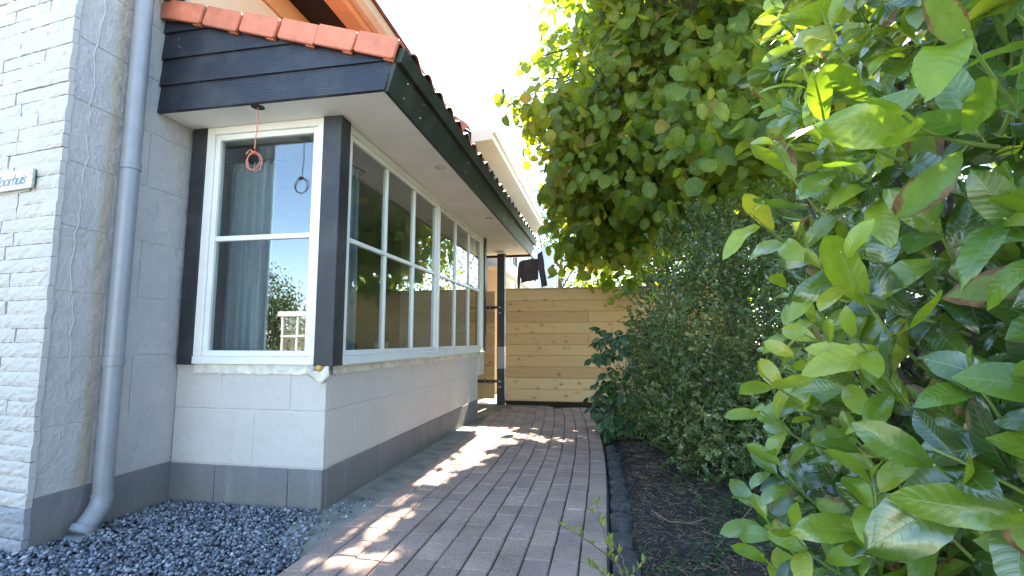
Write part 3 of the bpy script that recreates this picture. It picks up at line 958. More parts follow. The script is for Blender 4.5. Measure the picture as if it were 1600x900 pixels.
# posts of the bay window
def post(name, x0, x1, y0, y1, z0, z1, mat=M_black_z): return bx(name, mat, house, x0, x1, y0, y1, z0, z1, 0.003)
post('bay_post', -2.785, -2.672, 2.795, 2.86, 0.862, SOF - 0.001)
cp = post('bay_post', -1.783, -1.652, 2.785, 2.905, 0.862, SOF - 0.001)
for (z) in (0.96, 0.99, 1.30, 1.62, 1.98, 2.30):
    q = MB(); q.tube([(-1.70 + (0.02 if z == .99 else 0), 2.7845, z), (-1.70 + (0.02 if z == .99 else 0), 2.7835, z)], 0.005, 8); q.build('nail', M_iron, cp)
post('bay_post', -1.79, -1.655, 6.672, 6.78, 0.862, SOF - 0.001)
bx('bay_post_base', M_white, house, -1.83, -1.69, YE, 6.78, 0.55, 0.858)
bx('wall_cap', M_white, house, XW + 0.003, XB - 0.004, YB + 0.001, 2.90, 0.8352, 0.8615)
bx('wall_cap', M_white, house, XB - 0.11, XB - 0.001, 2.901, YE, 0.8352, 0.8615)
# sealing tape and foam beneath the windows
def strip(name, fn, L0, L1, n, ztop, hgt):
    q = MB(); V = []; F = []
    for i in range(n + 1):
        u = L0 + (L1 - L0) * i / n
        for j in range(5):
            t = j / 4
            z = ztop - t * (hgt + 0.008 * noise.noise(Vector((u * 9, 1, 0))) + 0.006 * noise.noise(Vector((u * 30, 1, 0))))
            d = 0.007 + 0.006 * noise.noise(Vector((u * 14, t * 3, 2))) + (0.006 * t)
            V.append(fn(u, d, z))
    for i in range(n):
        for j in range(4):
            a = i * 5 + j; F.append((a, a + 1, a + 6, a + 5))
    q.add(V, F)
    # back side for thickness
    b0 = len(V)
    V2 = []
    for i in range(n + 1):
        u = L0 + (L1 - L0) * i / n
        for j in (0, 4): V2.append(fn(u, -0.004, V[i * 5 + j][2]))
    F2 = []
    q.V += [tuple(v) for v in V2]
    for i in range(n):
        q.F.append((i * 5 + 4, b0 + i * 2 + 1, b0 + i * 2 + 3, i * 5 + 9)); q.F.append((i * 5, i * 5 + 5, b0 + i * 2 + 2, b0 + i * 2))
    return q.build(name, M_strip, house, smooth=True)
strip('sealing_tape', lambda u, d, z: (u, YB - d, z), -2.66, -1.80, 60, 0.868, 0.060)
strip('sealing_tape', lambda u, d, z: (XB + d, u, z), 2.87, 6.62, 160, 0.868, 0.062)
q = MB(); q.tube([(-1.735 + 0.018 * math.cos(a) - 0.0, 2.80 + 0.012 * math.sin(a * 2), 0.850 + 0.004 * math.sin(a * 3)) for a in np.linspace(0, 3.0, 8)], [0.010, 0.020, 0.023, 0.018, 0.021, 0.022, 0.016, 0.008], 9)
q.build('foam_blob', M_foam, house, smooth=True)
q = MB(); q.tube([(-1.79, 2.79, 0.847), (-1.775, 2.785, 0.85)], 0.013, 10); q.build('foam_blob', M_strip, house, smooth=True)
q = MB(); V = []; F = []
for i in range(9):
    for j in range(6):
        u = i / 8; t = j / 5
        x = -1.83 + u * 0.15; zz = 0.86 - t * (0.055 + 0.03 * u) - 0.028 * math.sin(u * PI) + 0.02 * (u > .8)
        V.append((x + t * 0.01, 2.795 - 0.014 * math.sin(u * 7 + t * 3) * t - 0.006, zz))
for i in range(8):
    for j in range(5):
        a = i * 6 + j; F.append((a, a + 1, a + 7, a + 6))
q.add(V, F); fl = q.build('loose_tape_flap', M_strip, house, smooth=True)
md = fl.modifiers.new('solid', 'SOLIDIFY'); md.thickness = 0.003

# windows
def bars(par, name, mat, lst, b=0.003):
    for a in lst:
        q = MB(); q.box(*a, b); q.build(name, mat, par)
fr = thing_w = bx('front_window', M_wpaint, house, -2.668, -1.785, 2.792, 2.87, 0.868, 0.918, 0.003)   # sill rail
FX0, FX1, FZ0, FZ1 = -2.668, -1.785, 0.868, SOF - 0.002
bars(fr, 'frame', M_wpaint, [(FX0, FX0 + 0.058, 2.798, 2.87, 0.9185, FZ1), (FX1 - 0.045, FX1, 2.798, 2.87, 0.9185, FZ1), (FX0 + 0.0585, FX1 - 0.0455, 2.798, 2.87, FZ1 - 0.05, FZ1)])
sx0, sx1, sz0, sz1 = FX0 + 0.059, FX1 - 0.046, 0.919, FZ1 - 0.0505
ys0, ys1 = 2.812, 2.862
bars(fr, 'sash', M_wpaint, [(sx0, sx0 + 0.036, ys0, ys1, sz0, sz1), (sx1 - 0.036, sx1, ys0, ys1, sz0, sz1), (sx0 + 0.0362, sx1 - 0.0362, ys0, ys1, sz0, sz0 + 0.036), (sx0 + 0.0362, sx1 - 0.0362, ys0, ys1, sz1 - 0.04, sz1)])
bars(fr, 'glazing_bar', M_wpaint, [(sx0 + 0.0364, sx1 - 0.0364, ys0 + 0.006, ys1 - 0.006, 1.684, 1.718)])
for (a, b_) in ((sz0 + 0.0362, 1.6838), (1.7182, sz1 - 0.0402)):
    bx('pane', M_glass, fr, sx0 + 0.0364, sx1 - 0.0364, 2.834, 2.838, a, b_)
# dark rubber gasket lines
# side window: outer frame, two casements of three by two panes
sw = bx('side_window', M_wpaint, house, -1.745, -1.664, 2.908, 6.668, 0.868, 0.918, 0.003)
Y0, Y1 = 2.908, 6.668
bars(sw, 'frame', M_wpaint, [(-1.745, -1.671, Y0, Y0 + 0.05, 0.9185, FZ1), (-1.745, -1.671, Y1 - 0.05, Y1, 0.9185, FZ1), (-1.745, -1.671, Y0 + 0.0505, Y1 - 0.0505, FZ1 - 0.05, FZ1), (-1.745, -1.671, 4.766, 4.806, 0.9185, FZ1 - 0.0505)])
bx('sill_nose', M_wpaint, sw, -1.70, -1.648, 2.911, 6.668, 0.8625, 0.8675, 0.001)
for (a, b_) in ((Y0 + 0.0505, 4.7655), (4.8065, Y1 - 0.0505)):
    z0_, z1_ = 0.919, FZ1 - 0.0505
    bars(sw, 'sash', M_wpaint, [(-1.735, -1.684, a, a + 0.036, z0_, z1_), (-1.735, -1.684, b_ - 0.036, b_, z0_, z1_), (-1.735, -1.684, a + 0.0362, b_ - 0.0362, z0_, z0_ + 0.036), (-1.735, -1.684, a + 0.0362, b_ - 0.0362, z1_ - 0.036, z1_)])
    ia, ib = a + 0.0364, b_ - 0.0364
    st = (ib - ia) / 3
    bars(sw, 'glazing_bar', M_wpaint, [(-1.730, -1.690, ia, ib, 1.684, 1.714)])
    for k in (1, 2):
        bars(sw, 'glazing_bar', M_wpaint, [(-1.7295, -1.6905, ia + k * st - 0.014, ia + k * st + 0.014, z0_ + 0.0362, 1.6838), (-1.7295, -1.6905, ia + k * st - 0.014, ia + k * st + 0.014, 1.7142, z1_ - 0.0362)])
    for k in range(3):
        for (p, q_) in ((z0_ + 0.0362, 1.6838), (1.7142, z1_ - 0.0362)):
            bx('pane', M_glass, sw, -1.7115, -1.7075, ia + k * st + (0.0145 if k else 0), ia + (k + 1) * st - (0.0145 if k < 2 else 0), p, q_)

# room behind the windows
room = bx('room_floor', M_floor, house, -6.0, -1.84, 2.95, 6.39, 0.02, 0.06)
bx('room_wall', M_room, house, -6.1, -6.0, 2.9, 6.5, 0.0, 2.6)
bx('room_wall', M_room, house, -6.0, -3.101, 2.88, 2.95, 0.0, 2.6)
bx('room_wall', M_room, house, -6.0, XW, 6.40, 6.50, 0.0, 2.6)
bx('room_ceiling', M_soffit, house, -6.1, -2.81, 2.83, 6.6, 2.56, 2.60)
bx('upper_floor', M_darkboard, house, -6.1, -3.11, 2.3, 8.6, 2.62, 4.1)
bx('inner_sill', M_wpaint, house, -2.75, -1.84, 2.945, 3.10, 0.84, 0.862, 0.003)
bx('inner_sill', M_wpaint, house, -2.02, -1.84, 3.102, 6.38, 0.84, 0.862, 0.003)
bx('wall_behind_stone', M_white, house, -6.1, -3.12, 2.5, 2.87, -0.05, 4.0)
bx('rear_wall', M_white, house, -3.1, XW, YE + 0.09, 8.6, -0.05, 3.37)

# main eave above
bx('eave_frieze', M_orange, house, XW - 0.010, XW + 0.02, 3.0, 8.6, 3.90, 4.117, 0.003)
bx('eave_soffit', M_darkboard, house, XW - 0.02, -2.455, 2.2, 8.6, 4.12, 4.14)
q = MB(); q.prism([(-2.454, 4.10), (-2.30, 4.105), (-2.28, 4.12), (-2.28, 4.30), (-2.454, 4.30)], 'y', 2.2, 8.6); q.build('eave_fascia', M_orange, house)
q = MB(); q.prism([(-2.279, 4.17), (-2.22, 4.16), (-2.17, 4.20), (-2.16, 4.29), (-2.279, 4.29)], 'y', 2.2, 8.6); q.build('eave_gutter', M_peach, house)
q = MB(); q.prism([(-2.45, 4.31), (-2.12, 4.30), (-5.0, 6.3), (-5.0, 6.4)], 'y', 2.1, 8.6); q.build('main_roof', M_tile_dark, house)

# carport style post at the far end of the lean-to
fp = bx('roof_post', M_black_z, house, -1.728, -1.606, 7.80, 7.92, 0.0, 2.44, 0.003)
bx('post_pale_band', M_pvc, fp, -1.7295, -1.6045, 7.7985, 7.9215, 0.57, 0.92, 0.001)  # pale grey band wrapped round the post
bx('post_plate', M_iron, house, -1.735, -1.60, 7.79, 7.93, 2.4405, 2.444)

# ================================================================== FENCE AND GATE
fence = thing('wooden_fence', 'pale new pine fence of horizontal boards closing the end of the path', 'fence', (-1.6, 7.86, 0))
bx('base_board', M_darkboard, fence, -1.60, 1.9, 7.88, 7.92, -0.03, 0.10)
zf = 0.072
BH = 0.1768
for i in range(10):
    h_ = BH if i < 9 else BH + 0.005
    segs = [(-1.60, 1.9)]
    if i in (3, 5, 7): segs = [(-1.60, -0.2605), (-0.2595, 1.9)]
    if i in (0, 8): segs = [(-1.60, 0.404), (0.405, 1.9)]
    if i in (2, 6): segs = [(-1.60, 0.10), (0.101, 1.9)]
    for (a, b_) in segs:
        q = MB(); q.box(a + rng.uniform(0, .003), b_, 7.845 + rng.uniform(-.0015, .0015), 7.872, zf + 0.002, zf + h_ - 0.002, 0.007); q.box(a + 0.004, b_ - 0.004, 7.858, 7.866, zf - 0.01, zf + 0.03)
        q.build('board', M_pine, fence)
    zf += h_
bx('top_rail', M_pine, fence, -1.60, 1.9, 7.838, 7.885, zf - 0.001, zf + 0.022, 0.003)
for x in (-1.2, -0.29, 0.07, 0.375, 1.6): bx('support', M_pine, fence, x, x + 0.06, 7.873, 7.93, 0.12, 1.80, 0.002)
gate = thing('garden_gate', 'narrow pine board gate hung on black strap hinges beside the black post', 'gate', (-2.3, 7.86, 0))
zf = 0.095
for i in range(10):
    q = MB(); q.box(-2.72, -1.775, 7.846, 7.872, zf + 0.002, zf + 0.1735 - 0.002, 0.007); q.box(-2.715, -1.78, 7.858, 7.866, zf - 0.01, zf + 0.03); q.build('board', M_pine, gate); zf += 0.1735
for z in (1.555, 0.37):
    hg = bx('hinge', M_iron, gate, -2.30, -1.615, 7.785, 7.7955, z - 0.022, z + 0.022, 0.002)
    bx('hinge_backing', M_iron, hg, -2.30, -1.78, 7.796, 7.845, z - 0.018, z + 0.018, 0.002)
    bx('hinge_plate', M_iron, hg, -1.722, -1.612, 7.786, 7.7975, z - 0.115, z - 0.0225, 0.002)
    for (x, dz) in ((-1.84, 0), (-1.92, 0), (-2.05, 0), (-1.69, 0), (-1.665, 0), (-1.69, -0.09), (-1.665, -0.09)):
        q = MB(); q.tube([(x, 7.786, z + dz), (x, 7.779, z + dz)], 0.0085, 8); q.build('bolt', M_steel, hg)

# ================================================================== THINGS ON AND IN THE HOUSE
# name sign on the split-face wall (its left part lies outside the frame)
sg = thing('name_sign', 'small white name board with italic lettering screwed to the split-face wall', 'sign', SW(0.22, 0.03, 1.88))
q = MB(); q.T = lambda x, y, z: SW(x, y, z)
SGX0, SGX1 = 0.163, 0.53
SZ0, SZ1 = 1.826, 1.932
q.box(SGX0, SGX1, 0.028, 0.042, SZ0, SZ1, 0.002)
def sign_mat():
    m, t, p, o = newmat('mossy_white_sign')
    P = pos(t)
    s = t.nodes.new('ShaderNodeSeparateXYZ'); L(t, P, s.inputs[0])
    e = math_(t, 'MULTIPLY_ADD', math_(t, 'ADD', s.outputs[0], 2.985), 9.0, math_(t, 'MULTIPLY', noise_(t, P, 25, 4), 0.8), clamp=True)
    c = mix(t, ramp(t, e, [(0.35, (0, 0, 0)), (0.75, (1, 1, 1))]), (0.52, 0.52, 0.50), (0.28, 0.31, 0.17))
    L(t, c, p.inputs['Base Color']); p.inputs['Roughness'].default_value = 0.35
    return m
q.build('plate', sign_mat(), sg)
cu = bpy.data.curves.new('lettering', 'FONT'); cu.body = 'Voorhuis'; cu.size = 0.084; cu.shear = 0.45; cu.extrude = 0.0006
cu.space_character = 0.88; cu.offset = 0.0012
to = bpy.data.objects.new('lettering_src', cu); COL.objects.link(to)
dg = bpy.context.evaluated_depsgraph_get()
tm = bpy.data.meshes.new_from_object(to.evaluated_get(dg))
bpy.data.objects.remove(to)
xs = [v.co.x for v in tm.vertices]; wd_ = max(xs)
tm.materials.clear(); tm.materials.append(simple('sign_ink', (0.13, 0.14, 0.17), 0.5))
lt = bpy.data.objects.new('lettering', tm)
link(lt, sg, SW(SGX0 + 0.042 + wd_, 0.0425, SZ0 + 0.026))
lt.rotation_euler = (PI / 2, 0, rotz)
for (u, z) in ((SGX0 + 0.045, SZ1 - 0.014), (SGX0 + 0.017, SZ1 - 0.03)):
    q = MB(); q.T = lambda x, y, z_: SW(x, y, z_); q.box(u - .003, u + .003, 0.042, 0.0445, z - .003, z + .003, 0.001); q.build('screw', M_iron, sg)

# hanging cable, coiled
cb_ = MB()
hx, hy = -2.117, 2.59
pth = [(hx, hy, SOF), (hx - 0.002, hy, 2.40), (hx + 0.003, hy, 2.33), (hx - 0.004, hy, 2.26), (hx - 0.006, hy, 2.205)]
cb_.tube(pth, 0.0032, 8)
cc = Vector((hx - 0.012, hy, 2.125))
for (r1, ph, tilt, dx) in ((0.053, 0, 0.15, 0), (0.056, 1, -0.3, 0.012)):
    pp = []
    for k in range(34):
        a = ph + 2 * PI * k / 33
        pp.append(cc + Vector((r1 * math.cos(a) * 0.92 + dx, 0.012 * tilt * 10 * math.sin(a) * 0.3, r1 * math.sin(a) + 0.0 * dx)))
    cb_.tube(pp, 0.0030, 7)
for k in range(3):
    a = k * 1.1
    pp = [cc + Vector((0.0 + 0.014 * math.cos(t_ + a), -0.010 * math.sin(t_ + a), 0.052 + 0.006 * k + 0.004 * math.sin(2 * t_))) for t_ in np.linspace(0, 5, 14)]
    cb_.tube(pp, 0.0030, 7)
cb_.tube([cc + Vector((0.005, 0, 0.055)), cc + Vector((-0.012, -0.01, 0.075)), cc + Vector((-0.03, -0.012, 0.062)), cc + Vector((-0.042, -0.012, 0.045))], 0.003, 7)
cab = cb_.build('hanging_cable', M_cable, None, smooth=True)
props(cab, 'thin salmon red cable hanging from a hole in the soffit, coiled in loops', 'cable')

# curtains
def curtain(name, p0, p1, z0, z1, waves, amp, label, flare=0.0):
    V = []; F = []; n = 120; mz = 14
    a = Vector((*p0, 0)); b = Vector((*p1, 0)); d = (b - a); nrm = Vector((-d.y, d.x, 0)).normalized()
    for j in range(mz + 1):
        t = j / mz
        for i in range(n + 1):
            u = i / n
            am = amp * (0.55 + 0.45 * (1 - t)) * (1 + 0.3 * math.sin(u * 9 + 1))
            off = am * math.sin(u * waves * 2 * PI + 0.6 * math.sin(t * 3 + u * 4)) + 0.25 * am * math.sin(u * waves * 4.3 * PI + t)
            p = a + d * (u * (1 + flare * (1 - t) * 0.25)) + nrm * off
            V.append((p.x, p.y, z0 + (z1 - z0) * t))
    for j in range(mz):
        for i in range(n):
            k = j * (n + 1) + i; F.append((k, k + 1, k + n + 2, k + n + 1))
    q = MB(); q.add(V, F)
    th = thing(name, label, 'curtain', (a.x, a.y, 0.9))
    o = q.build('drape', M_curtain, th, smooth=True, fix=False)
    md = o.modifiers.new('solid', 'SOLIDIFY'); md.thickness = 0.004
    q = MB(); q.tube([(a.x - 0.1 * d.x, a.y - 0.1 * d.y, z1 + 0.02), (b.x + d.x * .2, b.y + d.y * .2, z1 + 0.02)], 0.008, 8); q.build('curtain_rail', M_iron, th)
    for k in range(7):
        p = a + d * (k + 0.5) / 7
        q = MB(); q.tube([(p.x, p.y, z1 - 0.05), (p.x + .004, p.y, z1 + 0.02)], 0.0045, 6); q.build('hook', M_wpaint, th)
curtain('curtain', (-2.66, 3.03), (-2.32, 3.06), 0.87, 2.30, 5, 0.026, 'slate blue curtain gathered at the left inside the front bay window', 0.1)
curtain('curtain', (-1.92, 3.10), (-1.86, 3.42), 0.87, 2.33, 4, 0.022, 'slate blue curtain hanging just inside the near end of the long side window')
# potted plants on the inner sill and chairs in the room
def pot_plant(x, y, label, h_=0.16, seed=1):
    rs = random.Random(seed)
    th = thing('potted_plant', label, 'plant', (x, y, 0.862), 'potted plants on the inner sill')
    q = MB(); q.tube([(x, y, 0.863), (x, y, 0.868), (x, y, 0.863 + h_ * .95), (x, y, 0.863 + h_)], [0.045, 0.05, 0.062, 0.060], 16); q.build('pot', M_pot, th, smooth=True)
    q = MB()
    for k in range(46):
        a = rs.uniform(0, 2 * PI); r_ = rs.uniform(0.05, 0.16); z1 = 0.863 + h_ + rs.uniform(0.02, 0.17)
        p0 = Vector((x, y, 0.86 + h_)); p2 = Vector((x + r_ * math.cos(a) * .75, y + r_ * math.sin(a), z1 - r_ * .3)); p1 = (p0 + p2) / 2 + Vector((0, 0, 0.05))
        s = Vector((-math.sin(a), math.cos(a), 0)) * 0.011
        q.add([p0 - s * .3, p0 + s * .3, p1 + s, p1 - s, p2], [(0, 1, 2, 3), (3, 2, 4)])
    q.build('leaves', M_darkleaf, th, fix=False)
pot_plant(-1.93, 3.42, 'leafy plant in a grey pot inside the side window, nearest the curtain', 0.17, 1)
pot_plant(-1.94, 4.05, 'spreading leafy plant in a grey pot inside the second column of side window panes', 0.14, 2)
def chair(x, y, rz, label):
    th = thing('dining_chair', label, 'chair', (x, y, 0.06), 'dining chairs in the room')
    c, s_ = math.cos(rz), math.sin(rz)
    def T(a, b, z): return (x + a * c - b * s_, y + a * s_ + b * c, z + 0.06)
    def part(name, *a):
        q = MB(); q.T = T; q.box(*a, 0.008); return q.build(name, M_wood_dark, th)
    part('seat', -.22, .22, -.22, .22, .43, .47)
    for sx in (-1, 1):
        part('leg', sx * .2 - .02, sx * .2 + .02, -.2 - .02, -.2 + .02, 0, .429)
        part('leg', sx * .2 - .02, sx * .2 + .02, .2 - .02, .2 + .02, 0, .429)
        part('back_post', sx * .2 - .018, sx * .2 + .018, .19, .222, .471, 1.0)
    part('backrest', -.181, .181, .195, .217, .62, .98)
chair(-2.75, 4.35, R(100), 'dark wooden dining chair standing in the room behind the middle of the side window')
chair(-2.9, 5.25, R(80), 'dark wooden dining chair further back behind the last side window panes')
tb = thing('dining_table', 'dark wooden dining table in the room behind the side window', 'table', (-3.5, 4.8, 0.06))
bx('tabletop', M_wood_dark, tb, -3.95, -3.1, 4.0, 5.6, 0.77, 0.81, 0.005)
for (x, y) in ((-3.9, 4.06), (-3.16, 4.06), (-3.9, 5.5), (-3.16, 5.5)): bx('leg', M_wood_dark, tb, x, x + .06, y, y + .06, 0.06, 0.769, 0.004)

# ================================================================== NEIGHBOURING HOUSE
nb = thing('neighbour_house', 'pale neighbouring house with a cream box gutter and red verge tiles beyond the lean-to roof', 'house', (-3, 12, 0))
bx('upper_wall', M_wwall, nb, -6, -2.05, 9.4, 16.9, 2.50, 3.69)
bx('lower_wall', M_cream, nb, -6, -2.07, 9.4, 16.9, 0, 2.42)
bx('cornice', M_wpaint, nb, -6.02, -1.97, 9.3, 16.95, 2.421, 2.498, 0.01)
for (y0, y1) in ((9.9, 10.6), (11.4, 12.2), (13.0, 14.0)):
    d_ = bx('door_panel', M_peach, nb, -2.0695, -2.045, y0, y1, 0.05, 2.3, 0.005)
    bx('door_frame', M_wpaint, d_, -2.069, -2.035, y0 - .07, y0 - .002, 0.05, 2.37, 0.004)
def nwin(y0, y1, z0, z1):
    f = bx('window', M_wpaint, nb, -2.0495, -2.0, y0, y1, z0 - 0.07, z0 - 0.001, 0.004)
    bx('frame', M_wpaint, f, -2.0495, -2.01, y0, y0 + .06, z0, z1, 0.003); bx('frame', M_wpaint, f, -2.0495, -2.01, y1 - .06, y1, z0, z1, 0.003)
    bx('frame', M_wpaint, f, -2.0495, -2.01, y0 + .061, y1 - .061, z1 - .06, z1, 0.003)
    bx('pane', M_dark_hole, f, -2.0485, -2.03, y0 + .061, y1 - .061, z0 + .001, z1 - .061)
nwin(10.6, 11.4, 2.72, 3.3); nwin(13.4, 14.6, 2.75, 3.5)
# end gable window with pale blue panes
bx('end_wall', M_wwall, nb, -2.049, -1.62, 16.0, 16.9, 0, 4.1)
f = bx('window', M_wpaint, nb, -1.98, -1.66, 15.965, 15.999, 2.65, 2.70, 0.004)
for x in (-1.98, -1.70): bx('frame', M_wpaint, f, x, x + .04, 15.965, 15.999, 2.701, 3.75, 0.003)
bx('frame', M_wpaint, f, -1.939, -1.701, 15.97, 15.999, 3.2, 3.24, 0.003)
bx('pane', M_wwall, f, -1.939, -1.701, 15.985, 15.998, 2.701, 3.199); bx('pane', M_wwall, f, -1.939, -1.701, 15.985, 15.998, 3.241, 3.75)
# box gutter and roof
q = MB(); q.prism([(-2.47, 4.83), (-2.05, 4.86), (-2.03, 5.06), (-2.47, 5.06)], 'y', 8.8, 17.2); q.build('box_gutter', M_cream, nb)
q = MB(); q.prism([(-2.029, 4.98), (-1.985, 4.98), (-1.97, 5.085), (-2.029, 5.085)], 'y', 8.78, 17.22); q.build('gutter_lip', M_wpaint, nb)
q = MB(); q.prism([(-2.47, 4.90), (-2.47, 5.04), (-5.2, 6.95), (-5.2, 6.75)], 'y', 8.82, 17.1); nr_ = q.build('roof', M_darkboard, nb)
for i in range(6):
    x = -2.49 - (i + 1) * 0.31
    z = 5.15 + (-2.49 - x) * 0.69
    piece('verge_tile', vme, nr_, (x, 8.76, z + 0.02), (0, math.atan(0.69) + R(1.5), 0), (1.28, 1.5, 1.35))
bx('gable_wall', M_darkboard, nb, -6, -2.5, 8.9, 9.39, 0, 4.7)
bx('dark_cladding', M_darkboard, nb, -2.9, -2.44, 9.4, 16.95, 3.70, 4.829)

# sweater on a drying line
sw_ = thing('drying_line', 'thin white clothes line stretched beyond the fence', 'clothes line', (-1.6, 10.5, 2.8))
q = MB(); q.tube([(-2.05, 10.55, 2.86), (-1.0, 10.5, 2.80)], 0.006, 6); q.build('line', M_wpaint, sw_)
q = MB(); q.tube([(-1.0, 10.5, 0), (-1.0, 10.5, 2.82)], 0.02, 8); q.build('pole', M_wpaint, sw_)
V = []; F = []
def cloth(poly, y, nx=14, nz=14, th=0.02):
    # poly: left(z)->x and right(z)->x sampled
    V = []; F = []
    for j in range(nz + 1):
        t = j / nz
        x0, x1, z0, z1 = poly(t)
        for i in range(nx + 1):
            u = i / nx
            V.append((x0 + (x1 - x0) * u, y + 0.022 * math.sin(u * 8 + t * 2) + 0.012 * math.sin(u * 19 + t * 5), z0 + (z1 - z0) * u))
    for j in range(nz):
        for i in range(nx):
            a = j * (nx + 1) + i; F.append((a, a + 1, a + nx + 2, a + nx + 1))
    return V, F
swt = thing('sweater', 'black long sleeved sweater hanging upside down on the line beyond the fence', 'sweater', (-1.55, 10.5, 2.8))
V, F = cloth(lambda t: (-1.80 + 0.02 * t, -1.40 + 0.0 * t, 2.77 - 0.50 * t - 0.02 * math.sin(3 * t), 2.80 - 0.46 * t), 10.48)
q = MB(); q.add(V, F); o = q.build('body', M_sweater, swt, smooth=True, fix=False); o.modifiers.new('s', 'SOLIDIFY').thickness = 0.02
V, F = cloth(lambda t: (-1.84 - 0.02 * t + 0.0, -1.76 - 0.05 * t, 2.70 - 0.60 * t, 2.76 - 0.66 * t), 10.45, 6)
q = MB(); q.add(V, F); o = q.build('sleeve', M_sweater, swt, smooth=True, fix=False); o.modifiers.new('s', 'SOLIDIFY').thickness = 0.02
V, F = cloth(lambda t: (-1.43 + 0.10 * t, -1.33 + 0.13 * t, 2.88 - 0.72 * t, 2.96 - 0.76 * t), 10.46, 6)
q = MB(); q.add(V, F); o = q.build('sleeve', M_sweater, swt, smooth=True, fix=False); o.modifiers.new('s', 'SOLIDIFY').thickness = 0.02

# ================================================================== VEGETATION
def leaf_tmpl(nu, nv, Ln, Wd, prof, fold=0.25, bend_=0.25, wave=0.0, seed=0, petiole=0.0, twist=0.0, curl=0.0, serr=0.0):
    rs = np.random.RandomState(seed)
    V = []; UV = []
    ph = rs.uniform(0, 6, 3)
    for i in range(nu + 1):
        u = i / nu
        w_ = prof(u) * Wd / 2
        for j in range(-nv, nv + 1):
            v = j / nv
            ww = w_ * (1 + (serr * (1 if i % 2 else -1) if abs(v) == 1 else 0))
            y = v * ww
            z = abs(y) * fold * (1 - 0.4 * u) + wave * abs(v) * math.sin(u * 13 + ph[0] + (2.1 if v > 0 else 0)) * Ln + curl * Ln * v * v * u
            x = u * Ln
            a = bend_ * u
            # bend along the length
            X = x * math.cos(a) - z * math.sin(-a) * -1
            Z = z * math.cos(a) - x * math.sin(a) * 0.9
            ta = twist * u
            y2 = y * math.cos(ta) - (Z * 0) ; Z2 = Z + y * math.sin(ta)
            V.append((X + petiole, y2, Z2)); UV.append((u, (v + 1) / 2))
    n = 2 * nv + 1
    F = [(i * n + j, (i + 1) * n + j, (i + 1) * n + j + 1, i * n + j + 1) for i in range(nu) for j in range(2 * nv)]
    V = np.array(V); UV = np.array(UV); F = np.array(F)
    if petiole > 0:
        b = len(V)
        p = np.array([(0, -0.0012, 0), (petiole * 1.05, -0.0012, 0), (petiole * 1.05, 0.0012, 0), (0, 0.0012, 0)])
        V = np.vstack([V, p]); UV = np.vstack([UV, [(0.5, 0.5)] * 4]); F = np.vstack([F, [[b, b + 1, b + 2, b + 3]]])
    return V, F, UV
def p_laurel(u): return (math.sin(PI * min(1, u ** 1.12)) ** 0.60) * (0.75 + 0.25 * u) * (1 if u < 0.97 else 0.6) if 0 < u < 1 else 0.02
def p_heart(u):
    if u <= 0: return 0.25
    return max(0.02, 1.38 * (u + 0.03) ** 0.36 * (1 - u) ** 0.50) * (1 if u < 0.9 else 0.8)
def p_oval(u): return math.sin(PI * min(max(u, 0.02), 0.985)) ** 0.8

def frames(D, Nn):
    D = D / np.linalg.norm(D, axis=1)[:, None]
    Nn = Nn - D * np.sum(Nn * D, 1)[:, None]
    Nn = Nn / (np.linalg.norm(Nn, axis=1)[:, None] + 1e-9)
    Y = np.cross(Nn, D)
    return np.stack([D, Y, Nn], -1)
def leaf_cloud(tmpls, P, D, Nn, sc, rs):
    """joined mesh arrays of leaves"""
    Fr = frames(D, Nn)
    which = rs.randint(0, len(tmpls), len(P))
    VV = []; FF = []; UU = []; b = 0
    for k, (V, F, UV) in enumerate(tmpls):
        idx = np.where(which == k)[0]
        if len(idx) == 0: continue
        W = np.einsum('nij,vj->nvi', Fr[idx], V) * sc[idx][:, None, None] + P[idx][:, None, :]
        n = len(V)
        VV.append(W.reshape(-1, 3)); FF.append((F[None] + (np.arange(len(idx)) * n)[:, None, None] + b).reshape(-1, F.shape[1]))
        UU.append(np.tile(UV, (len(idx), 1))); b += n * len(idx)
    return np.vstack(VV), np.vstack(FF), np.vstack(UU)
def cloud_obj(name, tmpls, P, D, Nn, sc, mat, parent, rs, smooth=True):
    V, F, UV = leaf_cloud(tmpls, P, D, Nn, sc, rs)
    c = (V.min(0) + V.max(0)) / 2
    me = meshdata(name, V - c, F, mat, uv=UV, smooth=smooth)
    o = bpy.data.objects.new(name, me)
    link(o, parent, Vector([float(x) for x in c]))
    return props(o, kind='stuff')
def leaf_obj(me, parent, P, D, Nn, s, name='leaf'):
    Fr = frames(np.array([D]), np.array([Nn]))[0]
    M = Matrix([[float(Fr[i][j]) for j in range(3)] for i in range(3)]).to_4x4()
    M = Matrix.Translation(Vector([float(x) for x in P])) @ M @ Matrix.Scale(float(s), 4)
    return piece_m(name, me, parent, M)

